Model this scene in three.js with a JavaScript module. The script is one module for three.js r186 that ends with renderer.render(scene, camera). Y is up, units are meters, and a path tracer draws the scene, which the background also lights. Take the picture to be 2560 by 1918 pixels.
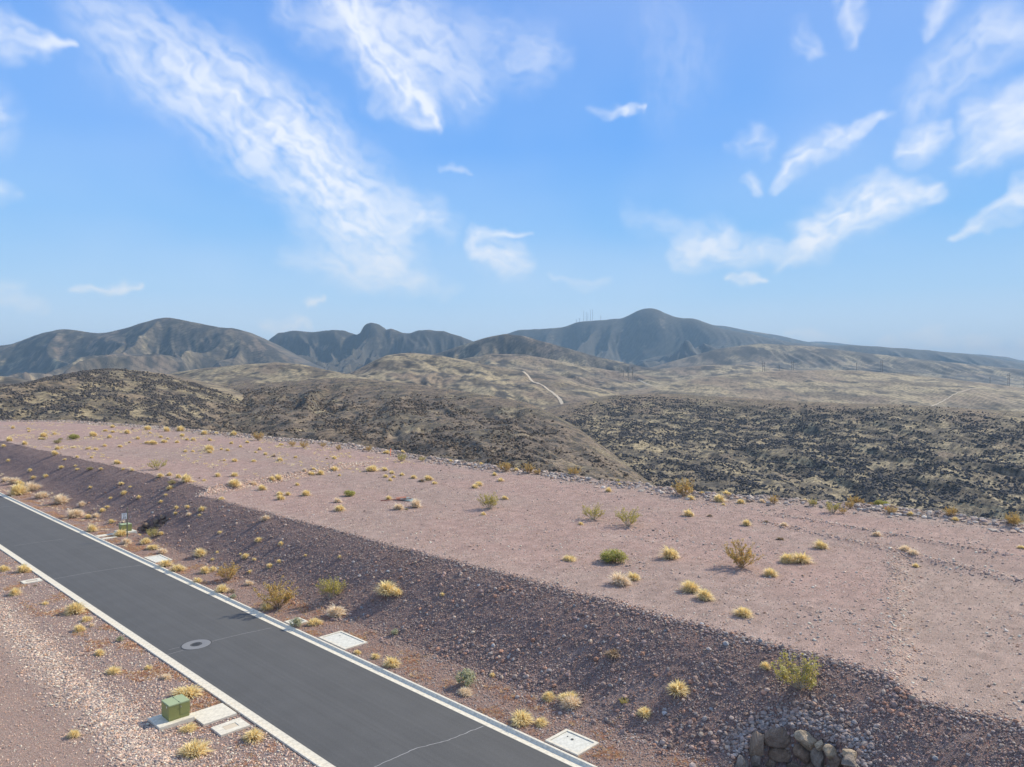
import * as THREE from 'three';
import { mergeGeometries } from 'three/addons/utils/BufferGeometryUtils.js';

// ---------------------------------------------------------------- camera, sky, sun, exposure
const scene = new THREE.Scene();
const EYE = 17.5;                                        // a drone hovering over the near verge
const camera = new THREE.PerspectiveCamera(2 * Math.atan(959 / 1850) * 180 / Math.PI, 2560 / 1918, 0.5, 40000);
camera.position.set(0, EYE, 0);
camera.setViewOffset(2560, 1918, 0, 19, 2560, 1918);     // lens shift: verticals stay upright
const renderer = new THREE.WebGLRenderer({ antialias: true });
renderer.setSize(1024, 767);
renderer.toneMapping = THREE.LinearToneMapping;
renderer.toneMappingExposure = 1.12;
renderer.shadowMap.enabled = true;
const SUN_AZ = 56 * Math.PI / 180, SUN_EL = 36 * Math.PI / 180;
const sun = new THREE.DirectionalLight(new THREE.Color(1, 0.89, 0.7), 5);
sun.name = 'sun';
sun.position.set(Math.sin(SUN_AZ) * Math.cos(SUN_EL), Math.sin(SUN_EL), -Math.cos(SUN_AZ) * Math.cos(SUN_EL)).multiplyScalar(400);
sun.castShadow = true;
sun.shadow.radius = 4;
Object.assign(sun.shadow.camera, { left: -260, right: 260, top: 260, bottom: -260, near: 1, far: 1200 });
sun.shadow.mapSize.set(4096, 4096);
scene.add(sun, sun.target);
scene.fog = new THREE.FogExp2(new THREE.Color(0.46, 0.73, 1.0), 0.00012);

// ---------------------------------------------------------------- numbers
function rng(seed) { return () => { seed |= 0; seed = seed + 0x6D2B79F5 | 0; let t = Math.imul(seed ^ seed >>> 15, 1 | seed); t = t + Math.imul(t ^ t >>> 7, 61 | t) ^ t; return ((t ^ t >>> 14) >>> 0) / 4294967296; }; }
const perm = new Uint8Array(512);
{ const r = rng(77), p = [...Array(256).keys()]; for (let i = 255; i > 0; i--) { const j = Math.floor(r() * (i + 1)); [p[i], p[j]] = [p[j], p[i]]; } for (let i = 0; i < 512; i++) perm[i] = p[i & 255]; }
const GX = [1, -1, 0, 0, .7071, -.7071, .7071, -.7071], GY = [0, 0, 1, -1, .7071, .7071, -.7071, -.7071];
function noise(x, y) {
  const xi = Math.floor(x), yi = Math.floor(y), fx = x - xi, fy = y - yi, X = xi & 255, Y = yi & 255;
  const u = fx * fx * fx * (fx * (fx * 6 - 15) + 10), v = fy * fy * fy * (fy * (fy * 6 - 15) + 10);
  const a = perm[perm[X] + Y] & 7, b = perm[perm[X + 1] + Y] & 7, c = perm[perm[X] + Y + 1] & 7, d = perm[perm[X + 1] + Y + 1] & 7;
  const n0 = GX[a] * fx + GY[a] * fy, n1 = GX[b] * (fx - 1) + GY[b] * fy, n2 = GX[c] * fx + GY[c] * (fy - 1), n3 = GX[d] * (fx - 1) + GY[d] * (fy - 1);
  const p = n0 + u * (n1 - n0), q = n2 + u * (n3 - n2);
  return (p + v * (q - p)) * 1.5;
}
function fbm(x, y, o = 4) { let s = 0, a = .5; for (let i = 0; i < o; i++) { s += a * noise(x, y); x = x * 2.03 + 17.1; y = y * 2.03 + 9.7; a *= .5; } return s; }
function ridged(x, y, o = 4) { let s = 0, a = .5; for (let i = 0; i < o; i++) { const n = 1 - Math.abs(noise(x, y)); s += a * n * n; x = x * 2.07 + 31.3; y = y * 2.07 + 5.1; a *= .5; } return s; }
const clamp = (x, a = 0, b = 1) => x < a ? a : x > b ? b : x;
const ss = (a, b, x) => { const u = clamp((x - a) / (b - a)); return u * u * (3 - 2 * u); };
const mix = (a, b, u) => a + (b - a) * u;
const mix3 = (a, b, u) => [mix(a[0], b[0], u), mix(a[1], b[1], u), mix(a[2], b[2], u)];
function table(pts, x) { if (x <= pts[0][0]) return pts[0][1]; for (let i = 1; i < pts.length; i++) if (x <= pts[i][0]) return mix(pts[i - 1][1], pts[i][1], (x - pts[i - 1][0]) / (pts[i][0] - pts[i - 1][0])); return pts[pts.length - 1][1]; }

// ---------------------------------------------------------------- the sky: air and cirrus, azimuth 0 is straight ahead, degrees
const STROKES = [[[-29.27,23.38,1.98,0.35],[-26.76,21.83,2.64,0.55],[-23.23,20.26,2.97,0.7],[-19.82,18.61,2.97,0.8],[-16.25,16.47,3.13,0.85],[-13.58,14.07,3.3,0.85],[-11.53,11.85,3.13,0.8],[-9.8,9.53,2.31,0.6],[-8.4,7.48,1.32,0.4]],[[-12.9,26.35,1.65,0.8],[-10.84,23.93,1.98,0.8],[-9.1,21.64,1.81,0.85],[-7.34,20.02,1.32,0.9],[-6.11,18.96,0.59,0.8]],[[-10.14,26.01,2.64,0.5],[-6.64,23.57,2.97,0.6],[-3.44,21.54,1.98,0.4]],[[-16.25,25.72,1.32,0.3],[-14.59,24.48,1.32,0.35]],[[-2.36,24.3,1.65,0.25],[1.58,23.41,1.98,0.35],[3.72,23.22,0.99,0.2]],[[-34.68,20.9,1.12,0.7],[-32.95,20.71,0.66,0.7],[-30.88,20.87,0.26,0.7]],[[-8.75,11.95,1.48,0.6],[-6.64,12.35,1.32,0.6],[-5.22,11.35,0.99,0.3]],[[-2.9,10.69,0.59,0.7],[-0.57,11.05,0.33,0.7],[1.22,10.88,0.2,0.4]],[[-2.36,9.66,0.86,0.7],[-0.22,8.97,1.12,0.8],[0.86,8.26,0.79,0.5]],[[6.74,19.82,0.33,0.4],[8.5,19.5,0.33,0.75],[10.59,19.51,0.16,0.6]],[[13.17,9.41,1.06,0.6],[15.19,9.67,1.32,0.75],[17.17,8.91,0.99,0.6],[19.11,8.98,0.82,0.5]],[[20.07,8.43,0.53,0.5],[22.25,9.93,1.32,0.9],[24.37,11.19,1.58,0.95],[26.41,12.09,1.39,0.85],[28.39,12.33,0.99,0.8],[30.03,12.35,0.53,0.7]],[[20.07,13.62,0.4,0.6],[21.63,15.36,0.86,0.7],[23.77,16.65,0.79,0.75],[26.41,17.48,0.33,0.6]],[[17.83,14.11,0.59,0.6],[18.79,13.4,0.33,0.4]],[[15.86,16.5,0.33,0.2],[18.15,16.94,0.79,0.45],[19.11,16.38,0.59,0.3]],[[28.11,15.19,0.86,0.75],[29.49,15.73,0.73,0.75],[30.83,16.1,0.46,0.5]],[[28.67,17.72,1.32,0.35],[30.83,19.58,1.65,0.4],[33.15,21.5,1.65,0.35]],[[31.62,13.83,0.66,0.5],[33.15,14.74,1.45,0.65],[34.68,15.59,1.65,0.7],[36.76,16.0,1.65,0.6]],[[32.39,16.82,0.79,0.6],[33.9,17.09,0.99,0.6],[35.83,17.25,0.99,0.5]],[[30.56,8.79,0.26,0.5],[32.64,9.93,0.53,0.7],[34.68,10.98,0.59,0.75],[37.22,11.88,0.66,0.6]],[[24.66,24.79,0.79,0.5],[24.96,23.1,0.66,0.5],[24.66,22.18,0.33,0.3]],[[30.03,23.74,0.79,0.5],[29.49,22.54,0.53,0.5],[28.94,21.57,0.26,0.3]],[[32.64,21.62,0.86,0.35],[34.39,20.97,0.99,0.35]],[[21.01,23.15,0.79,0.25],[21.94,22.31,0.66,0.45],[22.56,21.94,0.33,0.3]],[[16.52,6.85,0.33,0.6],[17.83,7.07,0.4,0.7],[19.27,7.14,0.2,0.6]],[[16.19,9.29,0.46,0.3],[10.42,11.55,0.99,0.25],[9.03,12.45,0.66,0.2]],[[-30.75,5.66,0.26,0.6],[-29.0,6.0,0.4,0.75],[-27.04,6.27,0.2,0.6]],[[-36.57,4.66,0.99,0.5],[-34.19,5.39,0.79,0.45],[-33.2,4.56,0.53,0.35],[-32.18,4.37,0.26,0.2]],[[-15.76,5.07,0.26,0.5],[-15.09,5.42,0.4,0.6],[-14.59,5.68,0.26,0.5]],[[-18.38,3.64,0.33,0.5],[-16.91,3.84,0.4,0.55],[-15.92,3.69,0.26,0.4]],[[20.38,3.03,0.26,0.35],[22.25,2.79,0.4,0.5],[24.37,2.52,0.33,0.35]],[[26.41,2.38,0.46,0.5],[29.22,2.32,0.59,0.7],[31.87,2.14,0.59,0.8],[34.39,1.78,0.66,0.75],[37.89,1.48,0.66,0.6]],[[3.01,7.38,0.33,0.25],[5.15,7.11,0.4,0.3],[7.27,7.33,0.33,0.2]],[[-5.22,15.4,0.26,0.25],[-3.79,15.27,0.2,0.4],[-2.72,15.18,0.13,0.3]],[[-7.34,7.15,0.79,0.3],[-5.22,6.65,0.66,0.25],[-3.44,6.67,0.26,0.2]],[[-16.25,8.61,0.99,0.25],[-12.9,8.06,1.12,0.45],[-9.45,8.16,1.19,0.5],[-8.05,7.14,0.53,0.3]],[[11.46,24.76,1.98,0.12],[13.17,22.27,2.64,0.15],[11.8,19.93,1.65,0.1]]];
{
  const W = 4096, Hh = 2048, cloud = new Float32Array(W * Hh), deg = 180 / Math.PI, PX = W / 360;
  const AIR = [[0, [.80, .86, .92]], [2.5, [.70, .82, .93]], [6, [.44, .675, .93]], [11, [.245, .52, .92]], [17, [.155, .405, .90]], [26, [.14, .345, .83]], [40, [.14, .275, .60]], [65, [.12, .215, .44]], [90, [.11, .19, .40]]];
  const air = (el) => { for (let i = 1; i < AIR.length; i++) if (el <= AIR[i][0]) return mix3(AIR[i - 1][1], AIR[i][1], Math.max(0, (el - AIR[i - 1][0]) / (AIR[i][0] - AIR[i - 1][0]))); return AIR[AIR.length - 1][1]; };
  // the wisps ahead, then the same kind of sky all the way round
  const all = [];
  for (let k = 0; k < 5; k++) for (const st of STROKES) {
    const flip = k % 2 ? -1 : 1, off = k * 72;
    all.push(st.map(([az, el, w, a]) => [flip * az + off, el, w, a]));
    if (k) continue;
    for (let q = 0; q < 5; q++) all.push(st.map(([az, el, w, a]) => [az * 1.5 + q * 72 + 20, 34 + el * 1.25, w * 2.2, a * .95]));
  }
  for (const st of all) {
    let a0 = 1e9, a1 = -1e9, e0 = 1e9, e1 = -1e9;
    for (const [az, el, w] of st) { const m = w * 2.9 + 1.5; a0 = Math.min(a0, az - m * 1.6); a1 = Math.max(a1, az + m * 1.6); e0 = Math.min(e0, el - m); e1 = Math.max(e1, el + m); }
    const dirx = st[st.length - 1][0] - st[0][0], diry = st[st.length - 1][1] - st[0][1], dl = Math.hypot(dirx, diry) || 1, cx = dirx / dl, cy = diry / dl;
    for (let row = Math.max(Math.floor((e0 + 90) * PX), Hh / 2); row < Math.min((e1 + 90) * PX, Hh); row++) {
      const el = (row + .5) / PX - 90;
      for (let c = Math.floor(a0 * PX); c < a1 * PX; c++) {
        const az = (c + .5) / PX;
        const wx = az + 1.5 * fbm(az * .22 + 3, el * .22, 3) + .5 * fbm(az * .9, el * .9 + 7, 2), wy = el + 1.2 * fbm(az * .22 + 40, el * .3 + 11, 3) + .45 * fbm(az * .9 + 9, el * 1.1, 2);
        let best = 0;
        for (let i = 1; i < st.length; i++) {
          const [x0, y0, w0, d0] = st[i - 1], [x1, y1, w1, d1] = st[i], vx = x1 - x0, vy = y1 - y0, u = clamp(((wx - x0) * vx + (wy - y0) * vy) / (vx * vx + vy * vy + 1e-9));
          const dist = Math.hypot(wx - x0 - vx * u, wy - y0 - vy * u) / mix(w0, w1, u) / 1.75;
          if (dist < 1) { const q = mix(d0, d1, u) * 1.12 * (1 - dist * dist) ** 2.3; if (q > best) best = q; }
        }
        if (best <= 0) continue;
        const along = wx * cx + wy * cy, across = wy * cx - wx * cy;
        const strand = .5 + 1.1 * fbm(along * .28 + 50, across * 1.3, 4), tuftN = .5 + 1.0 * fbm(wx * .8, wy * 1.1 + 20, 6);
        const dens = best * clamp(.06 + .82 * strand + .68 * tuftN, 0, 1.12);
        const at = row * W + ((c + W / 4) % W + W) % W;         // azimuth 0 is -z
        cloud[at] = 1 - (1 - cloud[at]) * (1 - clamp(dens));
      }
    }
  }
  const data = new Float32Array(W * Hh * 4);
  for (let row = 0; row < Hh; row++) {
    const el = (row + .5) / PX - 90, base = el < 0 ? mix3([.80, .86, .92], [.3, .26, .24], ss(0, -6, el)) : air(el);
    const white = mix3([.95, .92, .90], [.90, .93, .99], ss(3, 12, el));
    for (let c = 0; c < W; c++) {
      const az = (c + .5) / PX - 90, a = cloud[row * W + c];
      let veil = 0;
      if (el > 0) { const z = az * Math.PI / 180, r = 34 / (el + 22); veil = .14 * clamp(.35 + 1.6 * fbm(Math.sin(z) * r * 2.2 + 5, Math.cos(z) * r * 2.2, 4)) * ss(0, 8, el); }
      const col = mix3(base, white, clamp(1 - (1 - a * .88) * (1 - veil)));
      const i = (row * W + c) * 4; data[i] = col[0]; data[i + 1] = col[1]; data[i + 2] = col[2]; data[i + 3] = 1;
    }
  }
  const sky = new THREE.DataTexture(data, W, Hh, THREE.RGBAFormat, THREE.FloatType);
  sky.mapping = THREE.EquirectangularReflectionMapping; sky.magFilter = THREE.LinearFilter; sky.wrapS = THREE.RepeatWrapping; sky.needsUpdate = true;
  scene.background = sky; scene.environment = sky;
}

// ---------------------------------------------------------------- helpers
const used = new Map();
function numbered(name) { const k = used.get(name) || 0; used.set(name, k + 1); return k ? name + '_' + String(k).padStart(3, '0') : name; }
function tag(o, label, category, group) { o.userData.label = label; o.userData.category = category; if (group) o.userData.group = group; return o; }
function structure(o) { o.userData.kind = 'structure'; return o; }
function put(name, geometry, material, parent = scene) {
  const m = new THREE.Mesh(geometry, material); m.name = parent === scene ? numbered(name) : name; m.castShadow = m.receiveShadow = true; parent.add(m); return m;
}
const C = (r, g, b) => new THREE.Color().setRGB(r, g, b);
const mat = (r, g, b, rough = .9, more = {}) => new THREE.MeshStandardMaterial({ color: C(r, g, b), roughness: rough, ...more });
const vmat = (more = {}) => new THREE.MeshStandardMaterial({ vertexColors: true, roughness: .95, ...more });
function tex(n, fn, srgb = true) {
  const d = new Uint8Array(n * n * 4);
  for (let y = 0; y < n; y++) for (let x = 0; x < n; x++) { const c = fn(x / n, y / n, x, y), i = (y * n + x) * 4; for (let k = 0; k < 3; k++) { const v = clamp(c[k]); d[i + k] = 255 * (srgb ? (v <= .0031308 ? v * 12.92 : 1.055 * v ** (1 / 2.4) - .055) : v); } d[i + 3] = 255; }
  const t = new THREE.DataTexture(d, n, n, THREE.RGBAFormat); t.wrapS = t.wrapT = THREE.RepeatWrapping; t.magFilter = THREE.LinearFilter; t.minFilter = THREE.LinearMipmapLinearFilter; t.generateMipmaps = true; if (srgb) t.colorSpace = THREE.SRGBColorSpace; t.needsUpdate = true; return t;
}
// stones packed edge to edge on a torus: [distance to the cell centre, cell number, distance to the border]
function cells(n, seed) {
  const r = rng(seed), px = new Float32Array(n * n), py = new Float32Array(n * n); for (let i = 0; i < n * n; i++) { px[i] = r(); py[i] = r(); }
  return (u, v) => {
    const x = u * n, y = v * n, xi = Math.floor(x), yi = Math.floor(y); let d1 = 9, d2 = 9, id = 0;
    for (let j = -1; j < 2; j++) for (let i = -1; i < 2; i++) { const cx = (xi + i + n) % n, cy = (yi + j + n) % n, k = cy * n + cx, dx = xi + i + px[k] - x, dy = yi + j + py[k] - y, d = dx * dx + dy * dy; if (d < d1) { d2 = d1; d1 = d; id = k; } else if (d < d2) d2 = d; }
    return [Math.sqrt(d1), id, Math.sqrt(d2) - Math.sqrt(d1)];
  };
}
function tnoise(n, seed) { const r = rng(seed), g = new Float32Array(n * n); for (let i = 0; i < n * n; i++) g[i] = r(); return (u, v) => { const x = u * n, y = v * n, xi = Math.floor(x), yi = Math.floor(y), fx = x - xi, fy = y - yi, a = fx * fx * (3 - 2 * fx), b = fy * fy * (3 - 2 * fy), w = (i, j) => g[((j % n + n) % n) * n + ((i % n) + n) % n]; return mix(mix(w(xi, yi), w(xi + 1, yi), a), mix(w(xi, yi + 1), w(xi + 1, yi + 1), a), b); }; }

// ---------------------------------------------------------------- road frame: s runs along the road (away, to the left), t across it towards the hills; t = 0 at the back of the far kerb
const DX = -.719005, DZ = -.695005, NX = .695005, NZ = -.719005, OX = 3.74625, OZ = -32.92025;
const world = (s, t) => [OX + DX * s + NX * t, OZ + DZ * s + NZ * t];
const road2 = (x, z) => [(x - OX) * DX + (z - OZ) * DZ, (x - OX) * NX + (z - OZ) * NZ];
const TURN = Math.atan2(-NZ, NX);                         // local x = +t, local z = -s
const FAR_EDGE = [[-6.6,56.2],[-0.2,57.2],[6.4,57.5],[15.4,54.9],[25.4,52.1],[44.2,53.6],[59.3,53.3],[88.6,55.3],[111.8,55.3],[135.6,53.5],[184.8,51.0],[237.0,43.1],[254.5,28.6],[272.9,13.9]].concat([[340, 13.9]]);
FAR_EDGE.unshift([-90, 60]);
function padH(s, t) {
  const p1 = 4.2 - .004 * (s - 70), w12 = Math.max(ss(-.9, .9, s - (66 + .375 * (t - 10.5)) + .5 * noise(t * .35, 3)) * (1 - ss(36, 46, t)), ss(80, 100, s)), w23 = ss(-1, 1, -9.5 + .3 * (t - 10) - s + .5 * noise(t * .4, 8)) * (1 - ss(32, 40, t));
  return 3.58 + (p1 - 3.58) * w12 - .36 * w23;
}
const PITS = [[-7.0, 4.25, 2.15], [66.2, 4.9, 1.9]];      // two rock-lined drain basins cut into the foot of the bank
const hTop = (s) => padH(s, 10.5);
const tTop = (s) => 3.4 + 2 * hTop(s) + .35 * noise(s * .33, 1.7) + .16 * noise(s * 1.7, 5);
const tFar = (s) => Math.max(table(FAR_EDGE, s) + 1.1 * noise(s * .11, 30), tTop(s) + 4);
const padTop = (s, t) => padH(s, t) + .16 * fbm(s * .05, t * .05, 2) + .1 * Math.exp(-(((-9.5 + .3 * (t - 10) - s) / .8) ** 2)) * (1 - ss(32, 40, t));
function groundY(s, t) {
  let y;
  if (t < -8.6) return .07 + .05 * ss(1.9, 3, -8.6 - t) + .5 * ss(3, 7.5, -8.6 - t) + mix(.45, 1, ss(1.8, 2.8, -8.6 - t)) * (.08 * fbm(s * .35, t * .35, 3) + .03 * noise(s * 2.3, t * 2.3)) * ss(0, 1, -8.6 - t);
  if (t < 0) return -.25;
  const rough = .05 * fbm(s * .6, t * .6, 3) + .03 * noise(s * 2.6, t * 2.6);
  if (t < 3.4) return .1 + .12 * ss(1.9, 3.5, t) + rough * ss(0, .6, t) * mix(.5, 1, ss(1.8, 2.6, t));
  const tt = tTop(s), tf = tFar(s);
  if (t < tt) {
    const u = (t - 3.4) / (tt - 3.4);
    y = .22 + (padTop(s, tt) - .22) * (u - .035 * Math.sin(u * 6.283)) + rough * mix(1.5, .6, ss(.7, 1, u)) + .10 * fbm(s * .9 + .2 * t, t * .16, 3) * Math.sin(u * Math.PI);
    for (const [ps, pt, pr] of PITS) { const q = Math.hypot(s - ps, t - pt); if (q < pr + .5) y = mix(Math.min(y, -.15), y, ss(pr - .1, pr + .45, q)); }
    return y;
  }
  if (t < tf) {
    y = padTop(s, t) + rough * .6;
    y += .34 * Math.exp(-(((t - tf + 1.1) / .9) ** 2)) * (.6 + noise(s * .5, 2));
    // windrows left by the grader near the lower pad
    y += .16 * Math.exp(-(((t - 38 - .28 * (s - 2)) / .7) ** 2)) * ss(8, -2, s) + .14 * Math.exp(-(((t - 43 - .2 * s) / .7) ** 2)) * ss(14, 2, s);
    return y;
  }
  return padH(s, tf) + rough - .55 * (t - tf) + .5 * fbm(s * .2, t * .2, 3) * ss(0, 6, t - tf);
}

// ---------------------------------------------------------------- near ground
const stoneCell = cells(112, 5), stoneTint = (() => { const r = rng(9), a = []; for (let i = 0; i < 112 * 112; i++) { const k = r(), v = .62 + .5 * r(); a.push(k < .18 ? [1.12 * v, .86 * v, .78 * v] : k < .38 ? [.86 * v, .9 * v, .98 * v] : k < .46 ? [1.18 * v, 1.14 * v, 1.06 * v] : k < .54 ? [.5 * v, .48 * v, .5 * v] : [v, .95 * v, .93 * v]); } return a; })();
const grain = tnoise(256, 4), patch = tnoise(16, 6);
const gravelMap = tex(1024, (u, v) => { const [d, id, e] = stoneCell(u, v), c = stoneTint[id], g = .82 + .3 * grain(u, v), k = e < .08 ? .62 : 1; return [.78 * c[0] * g * k, .78 * c[1] * g * k, .78 * c[2] * g * k]; });
const gravelBump = tex(1024, (u, v) => { const [d, , e] = stoneCell(u, v), h = clamp(e * 2.2) * (1 - .5 * d); return [h, h, h]; }, false);
const fineMap = tex(1024, (u, v, x, y) => { const [d, id, e] = stoneCell((u * 3) % 1, (v * 3) % 1), c = stoneTint[(id * 7) % 12544], g = .55 + .45 * grain(u, v) + .25 * (patch(u, v) - .5), w = .85; return [g * mix(1, c[0], w), g * mix(1, c[1], w), g * mix(1, c[2], w)]; });
const gravelMat = vmat({ map: gravelMap, bumpMap: gravelBump, bumpScale: .035 });
const fineMat = vmat({ map: fineMap, bumpMap: gravelBump, bumpScale: .035 });
const S_STEPS = []; for (let s = -80; s < 330; s += s < -26 ? 1.2 : s < 48 ? .26 : s < 135 ? .5 : 2.5) S_STEPS.push(s);
function band(name, tA, tB, rows, colour, material, tile, power = 1) {
  const n = S_STEPS.length, pos = new Float32Array(n * (rows + 1) * 3), col = new Float32Array(pos.length), uv = new Float32Array(n * (rows + 1) * 2), idx = [];
  for (let i = 0; i < n; i++) for (let j = 0; j <= rows; j++) {
    const s = S_STEPS[i], a = tA(s), b = tB(s), t = mix(a, b, (j / rows) ** power), k = i * (rows + 1) + j, [x, z] = world(s, t);
    pos[k * 3] = x; pos[k * 3 + 1] = groundY(s, j === rows ? t - 1e-4 : j === 0 ? t + 1e-4 : t); pos[k * 3 + 2] = z;
    const c = colour(s, t, j / rows); col[k * 3] = c[0]; col[k * 3 + 1] = c[1]; col[k * 3 + 2] = c[2]; uv[k * 2] = s / tile; uv[k * 2 + 1] = t / tile;
    if (i < n - 1 && j < rows) { const p = k, q = k + 1, r = k + rows + 1, w = r + 1; idx.push(p, r, q, q, r, w); }
  }
  const g = new THREE.BufferGeometry(); g.setAttribute('position', new THREE.BufferAttribute(pos, 3)); g.setAttribute('color', new THREE.BufferAttribute(col, 3)); g.setAttribute('uv', new THREE.BufferAttribute(uv, 2)); g.setIndex(idx); g.computeVertexNormals();
  if (g.attributes.normal.array[1] < 0) { for (let i = 0; i < idx.length; i += 3) [idx[i], idx[i + 1]] = [idx[i + 1], idx[i]]; g.setIndex(idx); g.computeVertexNormals(); }
  return structure(put(name, g, material));
}
const BANK = [.44, .315, .275], PAD = [.60, .425, .365], PADP = [.555, .42, .36], LITE = [.68, .53, .45], VERGE = [.68, .48, .40], RUST = [.66, .36, .22], DUST = [.78, .64, .5];
const bankC = (s, t) => { const a = fbm(s * .25, t * .25, 3), b = fbm(s * .8 + t * .5, t * .12 + 9, 3), c = mix3(BANK, [.35, .25, .225], ss(.05, .35, -a)); return mix3(c, [.58, .44, .385], ss(.12, .4, b) * .8); };
const padC = (s, t) => { const a = fbm(s * .03 + 4, t * .045, 3), b = fbm(s * .25, t * .25 + 3, 3), c = mix3(PAD, PADP, ss(-.15, .3, a)); let o = mix3(c, LITE, ss(.1, .45, b) * .5); const e = ss(3, .3, t - tTop(s) + noise(s, t)); o = mix3(o, LITE, e * .5); const lo = ss(-1.5, .5, -9.5 + .3 * (t - 10) - s) * (1 - ss(32, 40, t)); o = mix3(o, [.58, .46, .385], lo * .7); const fe = ss(7, 2, tFar(s) - t + 2 * noise(s * .3, t * .3)); return mix3(o, [.58, .48, .41], fe * .7); };
const vergeC = (s, t) => { const a = fbm(s * .4, t * .6 + 2, 3), b = fbm(s * .9 + 7, t * .9, 3); return mix3(mix3(VERGE, RUST, ss(.05, .4, a) * .55), DUST, ss(.1, .45, b) * .5); };
const leftC = (s, t) => { const q = -8.6 - t, a = fbm(s * .3, t * .3 + 2, 3); let c = mix3(mix3([.66, .50, .44], RUST, ss(.1, .45, a) * .45 * ss(4.5, 2, q)), DUST, ss(.15, .5, fbm(s * .8, t * .8 + 40, 3)) * .35); c = mix3(c, [.80, .64, .55], ss(3.4, 4.6, q + noise(s * .4, t)) * ss(7.5, 6, q)); return mix3(c, [.80, .60, .50], ss(6.2, 8, q + .8 * noise(s * .5, t * .3))); };
const minus = (v) => () => v;
band('verge', minus(0), minus(3.4), 16, vergeC, gravelMat, 3.2);
band('gravel_bank', minus(3.4), tTop, 52, bankC, gravelMat, 6.5);
band('graded_pad', tTop, tFar, 150, padC, fineMat, 9);
band('ravine_side', tFar, (s) => tFar(s) + 60, 30, () => [.3, .25, .2], gravelMat, 9);
band('roadside_ground', minus(-8.6), minus(-110), 90, leftC, gravelMat, 3.6, 2);

// ---------------------------------------------------------------- road, kerbs
const asphN = tnoise(512, 21), asphS = tnoise(64, 22), asphB = tnoise(8, 23);
const asphMap = tex(1024, (u, v) => { const g = .092 * (.72 + .36 * asphN(u, v) + .2 * asphN((u * 2) % 1, (v * 2) % 1)) * (.93 + .14 * asphS(.3, v)) * (.95 + .1 * asphB(u, v)); return [g * .99, g, g * 1.01]; });
const asphMat = new THREE.MeshStandardMaterial({ map: asphMap, roughness: .86, bumpMap: asphMap, bumpScale: .01 });
const roadY = (t) => .03 + .1 * (1 - ((t + 4.3) / 3.68) ** 2);
{
  const rows = 16, pos = [], uv = [], idx = [], n = 90;
  for (let i = 0; i <= n; i++) for (let j = 0; j <= rows; j++) { const s = -80 + 410 * i / n, t = mix(-7.98, -.62, j / rows), [x, z] = world(s, t); pos.push(x, roadY(t), z); uv.push(s / 9, t / 9); if (i < n && j < rows) { const p = i * (rows + 1) + j; idx.push(p, p + rows + 1, p + 1, p + 1, p + rows + 1, p + rows + 2); } }
  const g = new THREE.BufferGeometry(); g.setAttribute('position', new THREE.Float32BufferAttribute(pos, 3)); g.setAttribute('uv', new THREE.Float32BufferAttribute(uv, 2)); g.setIndex(idx); g.computeVertexNormals();
  if (g.attributes.normal.array[1] < 0) { for (let i = 0; i < idx.length; i += 3) [idx[i], idx[i + 1]] = [idx[i + 1], idx[i]]; g.setIndex(idx); g.computeVertexNormals(); }
  const road = structure(put('road', g, asphMat)); road.userData.label = 'dark asphalt street running off to the far side';
  // hairline repair seams across the asphalt, filled with pale grit
  const seamM = mat(.34, .34, .34, .95), tarM = mat(.03, .03, .032, .8);
  const seam = (pts, w, m) => {
    const p = [], ix = [], fine = []; for (let i = 1; i < pts.length; i++) for (let k = 0; k < 12; k++) fine.push([mix(pts[i - 1][0], pts[i][0], k / 12), mix(pts[i - 1][1], pts[i][1], k / 12)]); fine.push(pts[pts.length - 1]);
    fine.forEach(([s, t], i) => { const ww = w * (.7 + .6 * Math.abs(noise(t * 5, s))), sj = s + .05 * noise(t * 3, s * 5); for (const q of [-1, 1]) { const [x, z] = world(sj + q * ww, t); p.push(x, roadY(t) + .004, z); } if (i) { const k = i * 2; ix.push(k - 2, k - 1, k, k, k - 1, k + 1); } });
    const gg = new THREE.BufferGeometry(); gg.setAttribute('position', new THREE.Float32BufferAttribute(p, 3)); gg.setIndex(ix); gg.computeVertexNormals();
    if (gg.attributes.normal.array[1] < 0) { for (let i = 0; i < ix.length; i += 3) [ix[i], ix[i + 1]] = [ix[i + 1], ix[i]]; gg.setIndex(ix); gg.computeVertexNormals(); }
    put('seam', gg, m, road);
  };
  seam([[52.3, -7.9], [52.05, -4.7], [51.8, -.8]], .025, seamM);
  seam([[27.55, -7.95], [27.45, -6.98]], .018, seamM); seam([[28.3, -7.6], [28.15, -6.9]], .014, seamM); seam([[27.6, -5.1], [27.4, -1.0]], .018, seamM);
  seam([[7.25, -7.9], [7.1, -6.8], [7, -4.5], [6.52, -3], [6.48, -.75]], .026, seamM);
  seam([[69.25, -7.2], [68.9, -2.6]], .024, seamM); seam([[62.9, -4.2], [62.4, -.8]], .03, tarM);
  seam([[97, -7], [96.6, -1]], .024, seamM); seam([[-9, -7.6], [-9.4, -1]], .022, seamM);
}
const concN = tnoise(128, 31), concP = tnoise(12, 32);
const concMap = tex(512, (u, v) => { const g = .74 * (.84 + .22 * concN(u, v)) * (.86 + .26 * concP(u, v)); return [g, g * .93, g * .77]; });
const concMat = new THREE.MeshStandardMaterial({ map: concMap, roughness: .9 });
const concGrey = new THREE.MeshStandardMaterial({ map: concMap, roughness: .9, color: C(.86, .92, 1.02) });
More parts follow.
